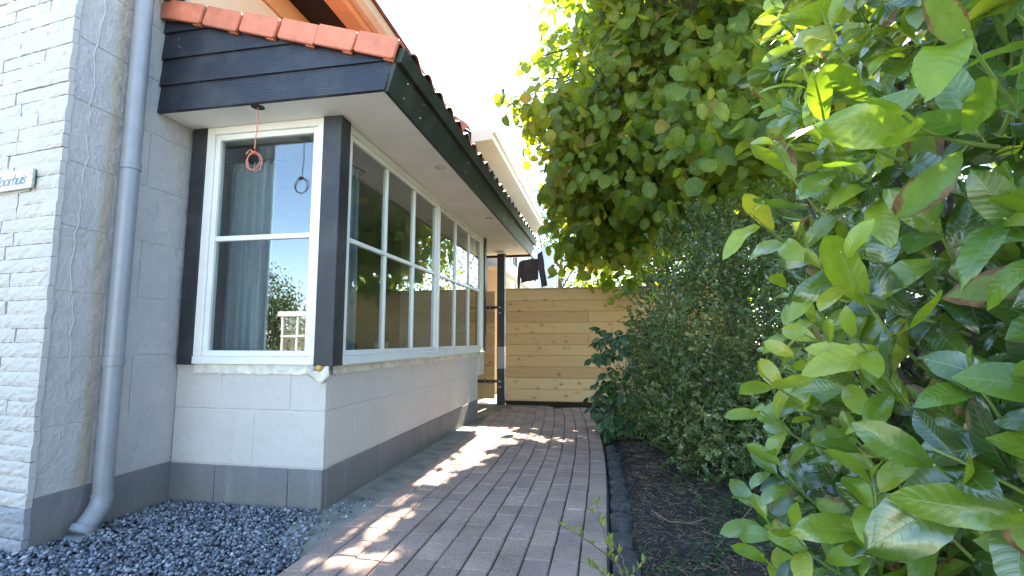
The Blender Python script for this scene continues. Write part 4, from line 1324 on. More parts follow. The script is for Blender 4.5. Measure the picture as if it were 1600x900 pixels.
# where sun reaches the ground: gaps between the twigs that let a ray through
GAPS = [(-1.45, 5.55, .30, .22), (-1.30, 5.37, .22, .16), (-1.0, 5.28, .2, .13), (-.75, 5.17, .13, .09), (-.57, 5.09, .10, .07),
        (-1.0, 4.9, .16, .13), (-1.14, 4.68, .10, .16), (-1.18, 4.35, .09, .2), (-1.07, 4.28, .07, .1), (-1.17, 3.95, .08, .14), (-1.22, 3.6, .09, .15),
        (-1.25, 3.40, .10, .11), (-1.3, 3.09, .04, .05), (-1.15, 2.78, .085, .10), (-1.2, 2.6, .07, .08), (-.89, 2.81, .065, .085), (-1.27, 2.38, .09, .09),
        (-1.10, 2.29, .10, .07), (-.97, 2.22, .08, .08), (-1.27, 2.10, .11, .07), (-1.05, 2.12, .10, .06), (-.44, 2.69, .035, .05), (-.3, 2.66, .03, .04), (-.22, 2.70, .03, .05), (-.22, 4.46, .025, .05), (-.4, 5.1, .02, .03), (-.91, 4.21, .03, .05), (-.75, 3.49, .03, .04), (-.6, 4.9, .03, .03)]
def keep_sun(P, grow=0.03):
    k = P[:, 2] / SD.z
    gx = P[:, 0] - SD.x * k; gy = P[:, 1] - SD.y * k
    ok = np.ones(len(P), bool)
    for (x, y, rx, ry) in GAPS:
        ok &= ((gx - x) / (rx + grow)) ** 2 + ((gy - y) / (ry + grow)) ** 2 > 1
    return ok

# ---- linden tree over the end of the path
rs = np.random.RandomState(11)
LT = [leaf_tmpl(7, 2, 0.165, 0.176, p_heart, fold=f, bend_=b, wave=0.02, seed=s, petiole=0.03, curl=-0.12, serr=0.06) for f, b, s in ((0.15, 0.25, 1), (0.3, 0.5, 2), (-0.15, 0.15, 3), (0.45, 0.8, 4), (0.1, -0.2, 5))]
linden = thing('linden_tree', 'large leafy linden tree with broad heart-shaped leaves hanging over the far end of the path', 'tree', (1.7, 6.6, 0))
def blob_points(c, r, n, rs, lo=0.35):
    d = rs.normal(size=(n, 3)); d /= np.linalg.norm(d, axis=1)[:, None]
    rad = rs.uniform(lo ** 2, 1, n) ** 0.5
    bumpy = np.array([1 + 0.20 * noise.noise(Vector((float(a[0]) * 2.2 + c[0], float(a[1]) * 2.2, float(a[2]) * 2.2))) for a in d])
    return np.array(c) + d * (rad * bumpy)[:, None] * np.array(r)
blobs = [((0.72, 6.3, 3.7), (1.62, 1.25, 1.75), 175), ((0.95, 6.1, 5.2), (1.45, 1.3, 1.15), 120), ((2.4, 5.7, 3.9), (1.6, 1.5, 2.1), 150),
         ((1.55, 4.5, 3.2), (0.85, 0.75, 0.95), 60), ((0.25, 6.9, 2.75), (0.95, 0.5, 0.85), 50), ((1.2, 6.8, 6.4), (2.0, 1.7, 1.0), 90),
         ((2.2, 4.2, 4.9), (1.4, 1.0, 1.4), 80), ((0.15, 8.2, 5.7), (1.0, 1.0, 1.3), 85), ((0.25, 7.7, 4.3), (0.95, .8, 1.0), 70), ((0.15, 8.7, 3.4), (0.9, .5, 1.0), 55), ((-.2, 6.6, 3.1), (0.6, .6, .6), 30), ((-0.35, 6.5, 4.1), (0.75, 0.8, 0.8), 34), ((0.6, 5.2, 5.6), (1.0, .9, .9), 46)]  # topmost and rear clumps are out of view, added to shade the path
tw = np.vstack([blob_points(c, r, n, rs) for c, r, n in blobs])
# a few single sprigs that stick out against the sky
tw = np.vstack([tw, [(-1.10, 6.2, 4.25), (-1.05, 6.2, 4.35), (-1.02, 6.2, 4.75), (-0.95, 6.3, 4.1), (-0.9, 6.4, 3.7), (-0.95, 6.9, 3.2), (-0.85, 6.9, 2.8), (0.05, 7.3, 1.95), (0.18, 7.2, 1.75), (0.35, 7.2, 1.9), (-0.6, 6.8, 2.5)]])
sprig_from = len(tw) - 11

gx = [(rs.uniform(-1.28, -0.7), rs.uniform(2.3, 4.7), rs.uniform(4.0, 5.4)) for _ in range(46)]  # extra twigs added along sun rays to break up sunlight on the path
tw = np.vstack([tw, [(a + SD.x * z / SD.z, b + SD.y * z / SD.z, z) for a, b, z in gx]])
P = []; D = []; NN = []; SCs = []
centre = np.array((1.2, 6.2, 4.0))
for ti, t in enumerate(tw):
    n = rs.randint(16, 30) if ti < sprig_from else 7
    sp = 0.24 if ti < sprig_from else 0.06
    out = t - centre; out /= np.linalg.norm(out)
    for k in range(n):
        p = t + rs.normal(size=3) * sp * np.array((1, 1, 0.8))
        d = out * 0.5 + rs.normal(size=3) * 0.6 + np.array((0, -0.1, -0.75))
        nn = np.array((out[0] * 0.5, out[1] * 0.5 - 0.9, 0.50)) + rs.normal(size=3) * 0.55
        P.append(p); D.append(d); NN.append(nn); SCs.append(rs.uniform(0.5, 1.12))
P = np.array(P); D = np.array(D); NN = np.array(NN); SCs = np.array(SCs)
ok = keep_sun(P) & ~((P[:, 0] < -0.98) & (P[:, 2] < 3.35)) & ~((P[:, 1] < 4.4) & (P[:, 0] < 0.6)) & (P[:, 2] > 1.5) & ~((P[:, 1] > 7.75) & (P[:, 2] < 2.0))
pp = np.array([proj(p)[:2] for p in P])
ok &= ~((P[:, 0] < -0.75) & (P[:, 2] < 3.1 + 0.08 * P[:, 1]))
ok &= ~((pp[:, 0] < 822) & (pp[:, 1] > 190)) & ~(pp[:, 0] < 778)
den = np.array([noise.noise(Vector((float(p[0]) * 1.7, float(p[1]) * 1.7, float(p[2]) * 1.7))) for p in P])
ok &= ~((den < -0.08) & (P[:, 0] < 0.5) & (P[:, 2] > 4.0) & (P[:, 1] < 7.4))
kk = (P[:, 2] - 1.5) / SD.z
lx = P[:, 0] - SD.x * kk; ly = P[:, 1] - SD.y * kk
den2 = np.array([noise.noise(Vector((float(a) * 2.6, float(b) * 2.6, 7.0))) for a, b in zip(lx, ly)])
ok &= ~((lx > 0.15) & (lx < 1.1) & (ly > 0.1) & (ly < 1.8) & (den2 > -0.12))      # openings above the laurel
# the open sky wedge between roof and tree stays free
P, D, NN, SCs = P[ok], D[ok], NN[ok], SCs[ok]
dist = np.linalg.norm(P - np.array(CAM), axis=1)
vis = np.array([inframe(p, -5) for p in P])
order = np.argsort(np.where(vis, dist / SCs, 1e9))
hero = order[:300]
LTm = [meshdata('leaf', V, F, M_lime, uv=UV, smooth=True) for V, F, UV in LT]
for i in hero: leaf_obj(LTm[rs.randint(5)], linden, P[i], D[i], NN[i], SCs[i])
restm = np.ones(len(P), bool); restm[hero] = False
cloud_obj('foliage', LT, P[restm], D[restm], NN[restm], SCs[restm], M_lime, linden, rs)
def limb(q, a, b, r0, r1, wob=0.08, n=7, rnd=rng):
    a = Vector(a); b = Vector(b); pth = []
    for i in range(n + 1):
        t = i / n
        p = a.lerp(b, t) + Vector((rnd.uniform(-1, 1), rnd.uniform(-1, 1), rnd.uniform(-1, 1))) * wob * math.sin(PI * t)
        pth.append(p)
    q.tube(pth, [r0 + (r1 - r0) * i / n for i in range(n + 1)], 7)
    return pth
q = MB(); tp = limb(q, (1.75, 6.65, -0.1), (1.3, 6.3, 4.6), 0.17, 0.07, 0.12, 10); q.build('trunk', M_bark, linden, smooth=True)
for k, (c, r, n) in enumerate(blobs):
    q = MB()
    st = tp[min(10, 4 + k % 6)]
    main = limb(q, st, (c[0], c[1], c[2]), 0.05, 0.022, 0.1)
    sel = [t for t in tw if np.linalg.norm((t - np.array(c)) / np.array(r)) < 1.15]
    for t in sel[::3]:
        s0 = main[rng.randrange(3, len(main))]
        limb(q, s0, t, 0.010, 0.003, 0.07, 5)
    q.build('branch', M_bark, linden, smooth=True)
for t in tw[sprig_from:sprig_from + 11]:
    q = MB(); limb(q, (t[0] + 0.8, t[1] + 0.1, t[2] + 0.30), (t[0] - 0.04, t[1], t[2] - 0.02), 0.014, 0.006, 0.03, 6); q.build('branch', M_bark, linden, smooth=True)

# ---- other trees and greenery further off
def simple_tree(name, label, base, blobs_, size, nl, mat, seed, group=None, crownr=0.22, lo=0.3):
    rs = np.random.RandomState(seed); rr = random.Random(seed)
    th = thing(name, label, 'tree', base, group)
    T = [leaf_tmpl(2, 1, size, size * 0.62, p_oval, fold=f, bend_=0.3, seed=s) for f, s in ((0.2, 1), (-0.1, 2))]
    tws = np.vstack([blob_points(c, r, n, rs, lo) for c, r, n in blobs_])
    cen = np.mean([b[0] for b in blobs_], axis=0)
    Pp = np.repeat(tws, nl, 0) + rs.normal(size=(len(tws) * nl, 3)) * crownr
    out = Pp - cen; out /= np.linalg.norm(out, axis=1)[:, None]
    Dd = out * 0.4 + rs.normal(size=Pp.shape) * 0.7 + np.array((0, 0, -0.3))
    Nq = out * 0.6 + rs.normal(size=Pp.shape) * 0.6 + np.array((0, 0, 0.5))
    okk = keep_sun(Pp, 0.05)
    Pp, Dd, Nq = Pp[okk], Dd[okk], Nq[okk]
    cloud_obj('crown', T, Pp, Dd, Nq, rs.uniform(0.6, 1.2, len(Pp)), mat, th, rs)
    q = MB(); tp_ = limb(q, base, tuple(cen + np.array((0, 0, 0.5))), 0.03 * cen[2] + 0.03, 0.04, 0.1, 8, rr); q.build('trunk', M_bark, th, smooth=True)
    q = MB()
    for c, r, n in blobs_: limb(q, tp_[4], c, 0.05, 0.02, 0.15, 6, rr)
    for t in tws[::5]: limb(q, tp_[rr.randrange(4, 9)], t, 0.02, 0.006, 0.12, 5, rr)
    q.build('branch', M_bark, th, smooth=True)
    return th
simple_tree('hazel_tree', 'sunlit yellow green tree just beyond the pine fence below the linden crown', (1.2, 9.8, 0), [((0.7, 9.2, 2.5), (1.5, .7, 1.2), 70), ((2.2, 9.0, 2.8), (1.4, .8, 1.4), 60), ((0.0, 9.4, 3.6), (0.7, 0.7, 0.9), 26)], 0.10, 30, M_lime, 21)
simple_tree('broadleaf_tree', 'fine leaved tree in the distance beside the cream box gutter', (-2.2, 20, 0), [((-2.6, 19.5, 5.6), (1.9, 1.5, 2.3), 90), ((-0.6, 20, 4.8), (1.8, 1.5, 2.4), 70)], 0.11, 50, M_limesmall, 22, 'trees beyond the neighbouring house')
simple_tree('broadleaf_tree', 'loose dark tree behind the sweater with light showing between its branches', (-0.6, 17, 0), [((-0.6, 17, 2.9), (1.1, .8, 1.6), 36), ((1.2, 16, 3.0), (1.2, .9, 1.8), 40)], 0.12, 34, M_limesmall, 23, 'trees beyond the neighbouring house')
simple_tree('broadleaf_tree', 'broad far tree beyond the fence behind the shrub and linden crown', (4.5, 13, 0), [((4.0, 12.5, 3.2), (2.5, 1.5, 3.0), 110)], 0.13, 44, M_limesmall, 24, 'trees beyond the neighbouring house')
# behind the photographer: what the front window mirrors
simple_tree('garden_tree', 'green tree mirrored in the front window beside a white garden frame', (-10.6, -9.0, 0), [((-10.9, -8.6, 1.5), (1.9, 1.4, 1.7), 90), ((-12.0, -9.0, 2.3), (1.4, 1.2, 1.3), 60), ((-9.0, -9.6, 0.9), (1.6, 1.0, 0.9), 50)], 0.10, 60, M_limesmall, 25)
simple_tree('horizon_cover_hedge', 'long hedge row added behind the camera to cover the bright horizon mirrored in the front window', (-10, -15, 0), [((x_, -15.0, 1.0), (1.6, .8, 1.35), 34) for x_ in (-21, -18.6, -16.2, -13.8, -11.4, -9.0, -6.6)], 0.12, 44, M_limesmall, 26)  # added hedge row hides the bright horizon in the front window's reflection
gf = thing('cold_frame', 'white garden cold frame with glazing bars mirrored low in the front window', 'cold frame', (-7.3, -5, 0))
for x in (-7.72, -7.30, -6.86, -6.4): bx('upright', M_wpaint, gf, x, x + .06, -5.03, -4.97, 0, 1.60, 0.004)
bx('top_rail', M_wpaint, gf, -7.80, -6.30, -5.06, -4.94, 1.601, 1.72, 0.008)
bx('cross_bar', M_wpaint, gf, -7.72, -6.34, -4.968, -4.94, 1.12, 1.17, 0.004)
for x in (-7.66, -7.24, -6.80): bx('pane', M_glass, gf, x + 0.001, x + .36, -5.005, -4.998, 0.1, 1.59)
for k in range(3):
    f = q = MB(); q.box(-12 + 3 * k, -9.02 + 3 * k, -11, -10.9, 0, 1.1)
# ---- small leaved evergreen shrub
rs = np.random.RandomState(31)
priv = thing('evergreen_shrub', 'dense dark evergreen shrub with tiny glossy leaves between the path bed and the laurel', 'shrub', (1.2, 4.3, 0))
SB = [((1.12, 4.7, 1.08), (0.86, 1.2, 1.24), 32000), ((1.72, 3.8, 1.1), (0.90, 0.95, 1.25), 21000), ((1.2, 4.3, 0.4), (0.92, 1.15, 0.5), 13000), ((0.85, 5.1, 0.55), (0.62, 0.8, 0.6), 7000), ((2.6, 3.2, 1.2), (0.9, .9, 1.2), 4000), ((1.35, 3.9, 0.35), (0.7, 0.6, 0.35), 4500)]
PT = [leaf_tmpl(2, 1, 0.029, 0.015, p_oval, fold=f, bend_=0.2, seed=s) for f, s in ((0.25, 1), (0.0, 2))]
q = MB()
Pa = []; Da = []; Na = []
for c, r, n in SB:
    nt_ = n // 15
    base = blob_points(c, r, nt_, rs, 0.80)
    bum = np.array([1 + 0.13 * noise.noise(Vector((float(p[0]) * 5, float(p[1]) * 5, float(p[2]) * 5))) for p in base])
    base = np.array(c) + (base - np.array(c)) * bum[:, None]
    out = (base - np.array(c)) / np.array(r); out /= np.linalg.norm(out, axis=1)[:, None]
    sd = out * 0.7 + np.array((0, 0, 0.45)) + rs.normal(size=base.shape) * 0.45; sd /= np.linalg.norm(sd, axis=1)[:, None]
    Ls = rs.uniform(0.06, 0.17, nt_)
    for k in range(26):
        t = (k + 1) / 26
        p = base + sd * (Ls * t)[:, None]
        side = rs.normal(size=base.shape); side -= sd * np.sum(side * sd, 1)[:, None]; side /= np.linalg.norm(side, axis=1)[:, None]
        Pa.append(p); Da.append(sd * 0.6 + side * 0.8); Na.append(sd * 0.8 - side * 0.5 + np.array((0, 0, 0.25)) + rs.normal(size=base.shape) * 0.15)
    for i in range(0, nt_, 3):
        if rs.rand() < 0.6: q.tube([base[i] - sd[i] * 0.10, base[i] + sd[i] * Ls[i]], [0.0022, 0.001], 3, caps=False)
Pa = np.vstack(Pa); Da = np.vstack(Da); Na = np.vstack(Na)
okk = (Pa[:, 2] > 0.0) & keep_sun(Pa, 0.0)
cloud_obj('foliage', PT, Pa[okk], Da[okk], Na[okk], rs.uniform(0.55, 1.1, okk.sum()), M_privet, priv, rs)
props(q.build('twigs', M_bark, priv, fix=False), kind='stuff')
q = MB()
for k in range(9): limb(q, (1.3 + rng.uniform(-.2, .2), 4.4 + rng.uniform(-.3, .3), -0.05), (1.3 + rng.uniform(-.7, .8), 4.3 + rng.uniform(-.9, .8), rng.uniform(1.0, 1.9)), 0.022, 0.006, 0.08)
q.build('stem', M_bark, priv, smooth=True)
# inner mass: darker leaves deeper in
Pi = np.vstack([blob_points(c, (r[0] * .82, r[1] * .82, r[2] * .85), n // 2, rs, 0.60) for c, r, n in SB]); Pi = Pi[Pi[:, 2] > 0.02]
cloud_obj('inner_foliage', PT, Pi, rs.normal(size=Pi.shape), rs.normal(size=Pi.shape), rs.uniform(1.2, 1.9, len(Pi)), M_privet, priv, rs)

# ---- dark compound leaved shrub at the end of the path
rs = np.random.RandomState(41)
dsh = thing('compound_leaved_shrub', 'dark green shrub with divided leaves leaning over the far right edge of the path', 'shrub', (0.4, 6.0, 0))
DT = [leaf_tmpl(4, 1, 0.125, 0.07, p_laurel, fold=f, bend_=b, seed=s, serr=0.1) for f, b, s in ((0.3, 0.5, 1), (0.15, 0.8, 2), (0.4, 0.3, 3))]
lp = []; q = MB()
for k in range(270):
    t = rs.uniform(0, 1)
    b0 = Vector((0.36 + rs.uniform(-.15, .25), 5.75 + rs.uniform(-.45, .45), 0))
    d = rs.normal(size=3); d[2] = abs(d[2]) * 1.2
    d /= np.linalg.norm(d)
    tip = np.array((0.32, 5.75, 0.60)) + d * np.array((0.52, 0.75, 0.74)) * rs.uniform(0.55, 1.0)
    if k > 110: tip[2] = rs.uniform(0.06, 0.6)
    if k % 4 == 0: limb(q, b0, tip, 0.006, 0.003, 0.05, 5)
    ax = (tip - np.array((0.45, 6.05, 0.5))); ax[2] *= 0.3; ax /= np.linalg.norm(ax); ax += rs.normal(size=3) * .3
    sidev = np.cross(ax, (0, 0, 1)); sidev /= np.linalg.norm(sidev)
    for j, an in enumerate((-75, -38, 0, 38, 75)):
        dd = ax * math.cos(R(an)) + sidev * math.sin(R(an)); dd = dd + np.array((0, 0, -0.35))
        pq = tip + ax * (0.04 if abs(an) < 60 else 0.0)
        lp.append((pq, dd, np.array((0, -0.2, 1.0)) + rs.normal(size=3) * 0.25, rs.uniform(0.65, 1.1) * (1.15 if an == 0 else 0.9)))
lp = [a for a in lp if a[0][0] > -0.33 and a[0][2] > 0.03]
dist = [np.linalg.norm(a[0] - np.array(CAM)) / a[3] for a in lp]
od = np.argsort(dist)
DTm = [meshdata('leaflet', V, F, M_darkleaf, uv=UV, smooth=True) for V, F, UV in DT]
for i in od[:290]: leaf_obj(DTm[rs.randint(3)], dsh, *lp[i], name='leaflet')
rest_ = [lp[i] for i in od[290:]]
cloud_obj('foliage', DT, np.array([a[0] for a in rest_]), np.array([a[1] for a in rest_]), np.array([a[2] for a in rest_]), np.array([a[3] for a in rest_]), M_darkleaf, dsh, rs)
q.build('stem', M_stem, dsh, smooth=True)

# ---- cherry laurel hedge close to the camera
rs = np.random.RandomState(51)
laurel = thing('laurel_hedge', 'bushy cherry laurel hedge with big glossy leaves filling the right side close by', 'hedge', (0.8, 1.1, 0))
def LTset(k0, **kw):
    out = []
    for k in range(5):
        out.append(leaf_tmpl(12, 3, 0.102, 0.049 + 0.005 * (k % 3), p_laurel, fold=[0.32, 0.15, 0.5, 0.22, 0.4][k], bend_=[0.3, 0.7, 0.15, -0.25, 0.5][k], wave=[0.016, 0.024, 0.010, 0.020, 0.030][k], seed=k0 + k, petiole=0.010, twist=[0, .3, -.3, .15, -.5][k], curl=[0, .1, -.12, 0.05, -.05][k], serr=0.025))
    return out
LA = LTset(60)
mats_l = [M_laurel_dark, M_laurel_mid, M_laurel_young, M_laurel_burnt]
LA += LTset(80)
LA[5:] = [(V * np.array((1, 0.82, 1.25)), F, UV) for V, F, UV in LA[5:]]
LAm = [[meshdata('leaf', V, F, mt, uv=UV, smooth=True) for V, F, UV in LA] for mt in mats_l]
leaves = []      # (P, D, N, s, matindex)
stems = MB()
def shoot(base, d, length, n, size, kind, droop=0.25, r0=0.0032):
    base = np.array(base, float); d = np.array(d, float); d /= np.linalg.norm(d)
    side = np.cross(d, rs.normal(size=3)); side /= np.linalg.norm(side)
    pts = []
    for i in range(7):
        t = i / 6
        pts.append(base + d * length * t + side * 0.03 * math.sin(t * 2.2) * length * 3 + np.array((0, 0, 0.06 * length * t * t)))
    stems.tube([Vector([float(c) for c in p]) for p in pts], [r0 * (1 - 0.55 * i / 6) for i in range(7)], 6)
    ph = rs.uniform(0, 6)
    e1 = side; e2 = np.cross(d, e1)
    for k in range(n):
        t = (k + 0.6) / n
        idx = min(5, int(t * 6)); f = t * 6 - idx
        p = pts[idx] * (1 - f) + pts[idx + 1] * f
        a = ph + k * R(137.5)
        rad = e1 * math.cos(a) + e2 * math.sin(a)
        th = R(72 - 48 * t + rs.uniform(-10, 10))
        dd = d * math.cos(th) + rad * math.sin(th) + np.array((0, 0, -droop * (1 - t)))
        nn = d * math.sin(th) - rad * math.cos(th) + np.array((-0.10, -0.25, 0.3)) * 0.8 + rs.normal(size=3) * 0.18
        s = size * (0.75 + 0.45 * math.sin(PI * min(1, 0.25 + 0.75 * t))) * rs.uniform(0.85, 1.12)
        if t > 0.92: s *= 0.75
        if kind == 'young': mi = 2 if t > 0.35 else 1
        elif kind == 'mid': mi = 1 if t > 0.4 else 0
        else: mi = 0
        if rs.rand() < (0.07 if kind != 'dark' else 0.03): mi = 3
        leaves.append((p, dd, nn, s, mi))
def hedge_x(y, z):
    x = 0.43 + 0.05 * noise.noise(Vector((y * 3, z * 3, 1))) + 0.03 * noise.noise(Vector((y * 8, z * 8, 4)))
    if y > 1.30: x += (y - 1.30) ** 2 * 1.6
    if y < 0.62: x += (0.62 - y) ** 2 * 2.0
    return x
# hand placed shoots that match the most prominent ones
def A3(px, py, d): return np.array(at(px, py, d))
def hero_shoot(b, t, d0, d1, n, size, kind, droop=0.1):
    a = A3(*b, d0); c = A3(*t, d1)
    shoot(a, c - a, float(np.linalg.norm(c - a)) * 0.92, n, size, kind, droop)
hero_shoot((1500, 620), (1335, 385), .78, .62, 7, 1.05, 'young')
hero_shoot((1420, 640), (1320, 540), .80, .72, 6, 0.80, 'young')
hero_shoot((1330, 300), (1245, 90), .88, .80, 8, 0.85, 'young')
hero_shoot((1280, 330), (1215, 215), .92, .86, 6, 0.80, 'young')
hero_shoot((1560, 230), (1420, 180), .62, .52, 6, 0.95, 'young')
hero_shoot((1620, 210), (1510, 60), .60, .50, 5, 1.05, 'young')
hero_shoot((1260, 400), (1160, 330), 1.05, .98, 6, 0.85, 'young')
hero_shoot((1350, 620), (1215, 560), .98, .90, 7, 0.85, 'young')
hero_shoot((1290, 640), (1190, 580), 1.1, 1.02, 6, 0.9, 'young')
hero_shoot((1365, 860), (1350, 740), .80, .76, 8, 0.85, 'young')
hero_shoot((1290, 800), (1210, 700), 1.02, .98, 7, 0.85, 'mid')
hero_shoot((1280, 900), (1200, 810), 1.0, .95, 7, 0.8, 'mid')
hero_shoot((1450, 460), (1330, 430), .80, .74, 5, 0.95, 'dark')
hero_shoot((1640, 420), (1540, 350), .66, .58, 4, 1.05, 'mid')
hero_shoot((1680, 640), (1570, 620), .58, .52, 4, 1.0, 'dark')
hero_shoot((1680, 820), (1560, 800), .58, .50, 4, 1.1, 'mid')
hero_shoot((1560, 760), (1450, 720), .64, .56, 4, 1.0, 'mid')
hero_shoot((1340, 120), (1290, 0), .9, .84, 7, 0.8, 'young')
hero_shoot((1440, 260), (1330, 200), .75, .70, 6, 0.95, 'mid')
hero_shoot((1270, 700), (1180, 640), 1.1, 1.06, 6, 0.85, 'young')
hero_shoot((1250, 860), (1165, 770), 1.15, 1.12, 7, 0.85, 'mid')
hero_shoot((1260, 780), (1180, 720), 1.2, 1.15, 7, 0.8, 'mid')
hero_shoot((1270, 960), (1185, 880), 1.1, 1.05, 7, 0.85, 'young')
hero_shoot((1320, 900), (1240, 830), .95, .9, 7, 0.8, 'young')
# random fill over the face
for k in range(330):
    y = rs.uniform(0.30, 1.62); z = rs.uniform(0.05, 2.7)
    x = hedge_x(y, z) + 0.11 + rs.uniform(-0.03, 0.05)
    d = np.array((-0.75, -0.35, 0.75)) + rs.normal(size=3) * np.array((0.25, 0.4, 0.35))
    kind = 'young' if rs.rand() < (0.30 + 0.25 * (z > 1.3)) else ('mid' if rs.rand() < 0.6 else 'dark')
    shoot((x, y, z), d, rs.uniform(0.08, 0.16), rs.randint(6, 9), rs.uniform(0.58, 0.95), kind)
for k in range(230):                          # second layer, older leaves
    y = rs.uniform(0.25, 1.85); z = rs.uniform(-0.02, 2.8)
    x = hedge_x(y, z) + rs.uniform(0.16, 0.42)
    d = np.array((-0.6, -0.2, 0.35)) + rs.normal(size=3) * 0.5
    shoot((x, y, z), d, rs.uniform(0.12, 0.2), 7, rs.uniform(0.9, 1.15), 'dark' if rs.rand() < 0.7 else 'mid')
for k in range(300):
    y = rs.uniform(0.3, 2.1); z = rs.uniform(0.0, 3.0)
    shoot((hedge_x(min(y, 1.6), z) + rs.uniform(0.42, 1.1), y, z), np.array((-0.6, -0.4, 0.35)) + rs.normal(size=3) * 0.6, rs.uniform(0.14, 0.24), 8, rs.uniform(1.05, 1.35), 'dark')
for k in range(330):                          # unseen hedge run added beside and behind the camera to darken the side wall
    y = rs.uniform(-3.2, 0.3); z = rs.uniform(0.0, 2.9)
    shoot((0.80 + rs.uniform(-0.08, 0.5) + 0.06 * math.sin(y * 3), y, z), np.array((-0.8, 0, 0.4)) + rs.normal(size=3) * 0.5, rs.uniform(0.14, 0.24), 8, rs.uniform(1.3, 1.8), 'dark' if rs.rand() < .5 else 'mid')
CAMN = np.array(CAM)
leaves = [l for l in leaves if np.linalg.norm(l[0] - CAMN) > 0.40 and l[0][0] > 0.22 and np.linalg.norm(l[0] + l[1] / np.linalg.norm(l[1]) * 0.1 - CAMN) > 0.38]
ga = np.array([l[0] for l in leaves])
vis = [inframe(l[0], 60) for l in leaves]
key = np.array([(np.linalg.norm(l[0] - CAMN) / l[3]) if v else 1e9 for l, v in zip(leaves, vis)])
od = np.argsort(key)
heroset = set(int(i) for i in od[:300])
for i in heroset:
    p, d, nn, s, mi = leaves[i]
    leaf_obj(LAm[mi][rs.randint(10)], laurel, p, d, nn, s)
LA_lo = [leaf_tmpl(7, 2, 0.102, 0.052, p_laurel, fold=f, bend_=b, wave=0.012, seed=s, petiole=0.010, twist=tt) for f, b, s, tt in ((0.3, 0.4, 1, .2), (0.15, 0.7, 2, -.3), (0.5, 0.1, 3, 0))]
for mi in range(4):
    sel = [leaves[i] for i in range(len(leaves)) if i not in heroset and leaves[i][4] == mi]
    cloud_obj('foliage', LA_lo if mi < 3 else LA, np.array([a[0] for a in sel]), np.array([a[1] for a in sel]), np.array([a[2] for a in sel]), np.array([a[3] for a in sel]), mats_l[mi], laurel, rs)
props(stems.build('green_shoots', M_stem, laurel, smooth=True, fix=False), kind='stuff')
q = MB()
for k in range(16):
    y = rng.uniform(0.5, 1.6)
    limb(q, (0.95 + rng.uniform(-.1, .2), y, -0.05), (hedge_x(y, 1.5) + rng.uniform(0.1, 0.4), y + rng.uniform(-.3, .3), rng.uniform(1.0, 2.6)), 0.014, 0.005, 0.08, 9)
q.build('branch', M_bark, laurel, smooth=True)

# ---- edging stones, litter, twigs, weeds on the bed
es = thing('stone_edging', 'row of rough dark slate edging stones between the brick path and the soil bed', 'edging', (0.08, 3.5, 0))
rs = np.random.RandomState(61)
y = 1.7
while y < 5.0:
    ln = rs.uniform(0.20, 0.33); wd = rs.uniform(0.11, 0.15)
    V = []; nu, nvv = 14, 10
    cx = 0.004 + wd / 2 + bend(y)
    sd_ = rs.uniform(0, 50)
    for i in range(nu + 1):
        th = PI * i / nu
        for j in range(nvv):
            ph = 2 * PI * j / nvv
            dx, dy, dz = math.sin(th) * math.cos(ph), math.cos(th), math.sin(th) * math.sin(ph)
            f = (abs(dx) ** 3.2 + abs(dy) ** 4 + abs(dz) ** 3) ** (-1 / 3.4)
            nn = 1 + 0.22 * noise.noise(Vector((dx * 1.7 + sd_, dy * 1.7, dz * 1.7))) + 0.10 * noise.noise(Vector((dx * 5 + sd_, dy * 5, dz * 5)))
            V.append((cx + dx * f * nn * wd * .5, y + ln / 2 + dy * f * nn * ln * .5, -0.045 + dz * f * nn * 0.055))
    F = [(i * nvv + j, i * nvv + (j + 1) % nvv, (i + 1) * nvv + (j + 1) % nvv, (i + 1) * nvv + j) for i in range(nu) for j in range(nvv)]
    q = MB(); q.add(V, F); q.build('stone', M_stone, es, smooth=True)
    y += ln + 0.004
n = 4200
q = MB()
for k in range(n):
    x = 0.13 + abs(rs.normal()) * 0.7; y = rs.uniform(1.6, 5.6); z = soil_z(x, y) + 0.004
    if x > 3: continue
    a = rs.uniform(0, PI); l_ = rs.uniform(0.010, 0.075) * (2.0 if rs.rand() < 0.04 else 1); dz = rs.uniform(-.2, .35) * l_
    p0 = Vector((x, y, z + 0.004)); p1 = p0 + Vector((math.cos(a) * l_, math.sin(a) * l_, dz)); pm = (p0 + p1) / 2 + Vector((rs.uniform(-.1, .1) * l_, rs.uniform(-.1, .1) * l_, l_ * 0.1))
    r_ = rs.uniform(0.0005, 0.0014)
    q.tube([p0, pm, p1], [r_, r_, r_ * .5], 3, caps=False)
o = q.build('twig_litter', M_twig, None, fix=False); props(o, 'thin dry twigs and stalks scattered over the dark soil bed', 'litter', kind='stuff')
LL = [leaf_tmpl(4, 1, 0.030, 0.016, p_oval, fold=.6, bend_=.9, seed=3), leaf_tmpl(4, 1, 0.022, 0.014, p_oval, fold=-.5, bend_=.4, seed=4)]
m_ = 900
P = np.array([(x_, y_, soil_z(x_, y_) + 0.008) for x_, y_ in zip(0.14 + np.abs(rs.normal(size=m_)) * 0.6, rs.uniform(1.7, 5.6, m_))])
o = cloud_obj('leaf_litter', LL, P, rs.normal(size=P.shape) * np.array((1, 1, .15)), rs.normal(size=P.shape) * .4 + np.array((0, 0, 1)), rs.uniform(.5, 1.3, m_), M_curlbrown, None, rs)
props(o, 'small curled brown leaves lying on the soil bed', 'litter')
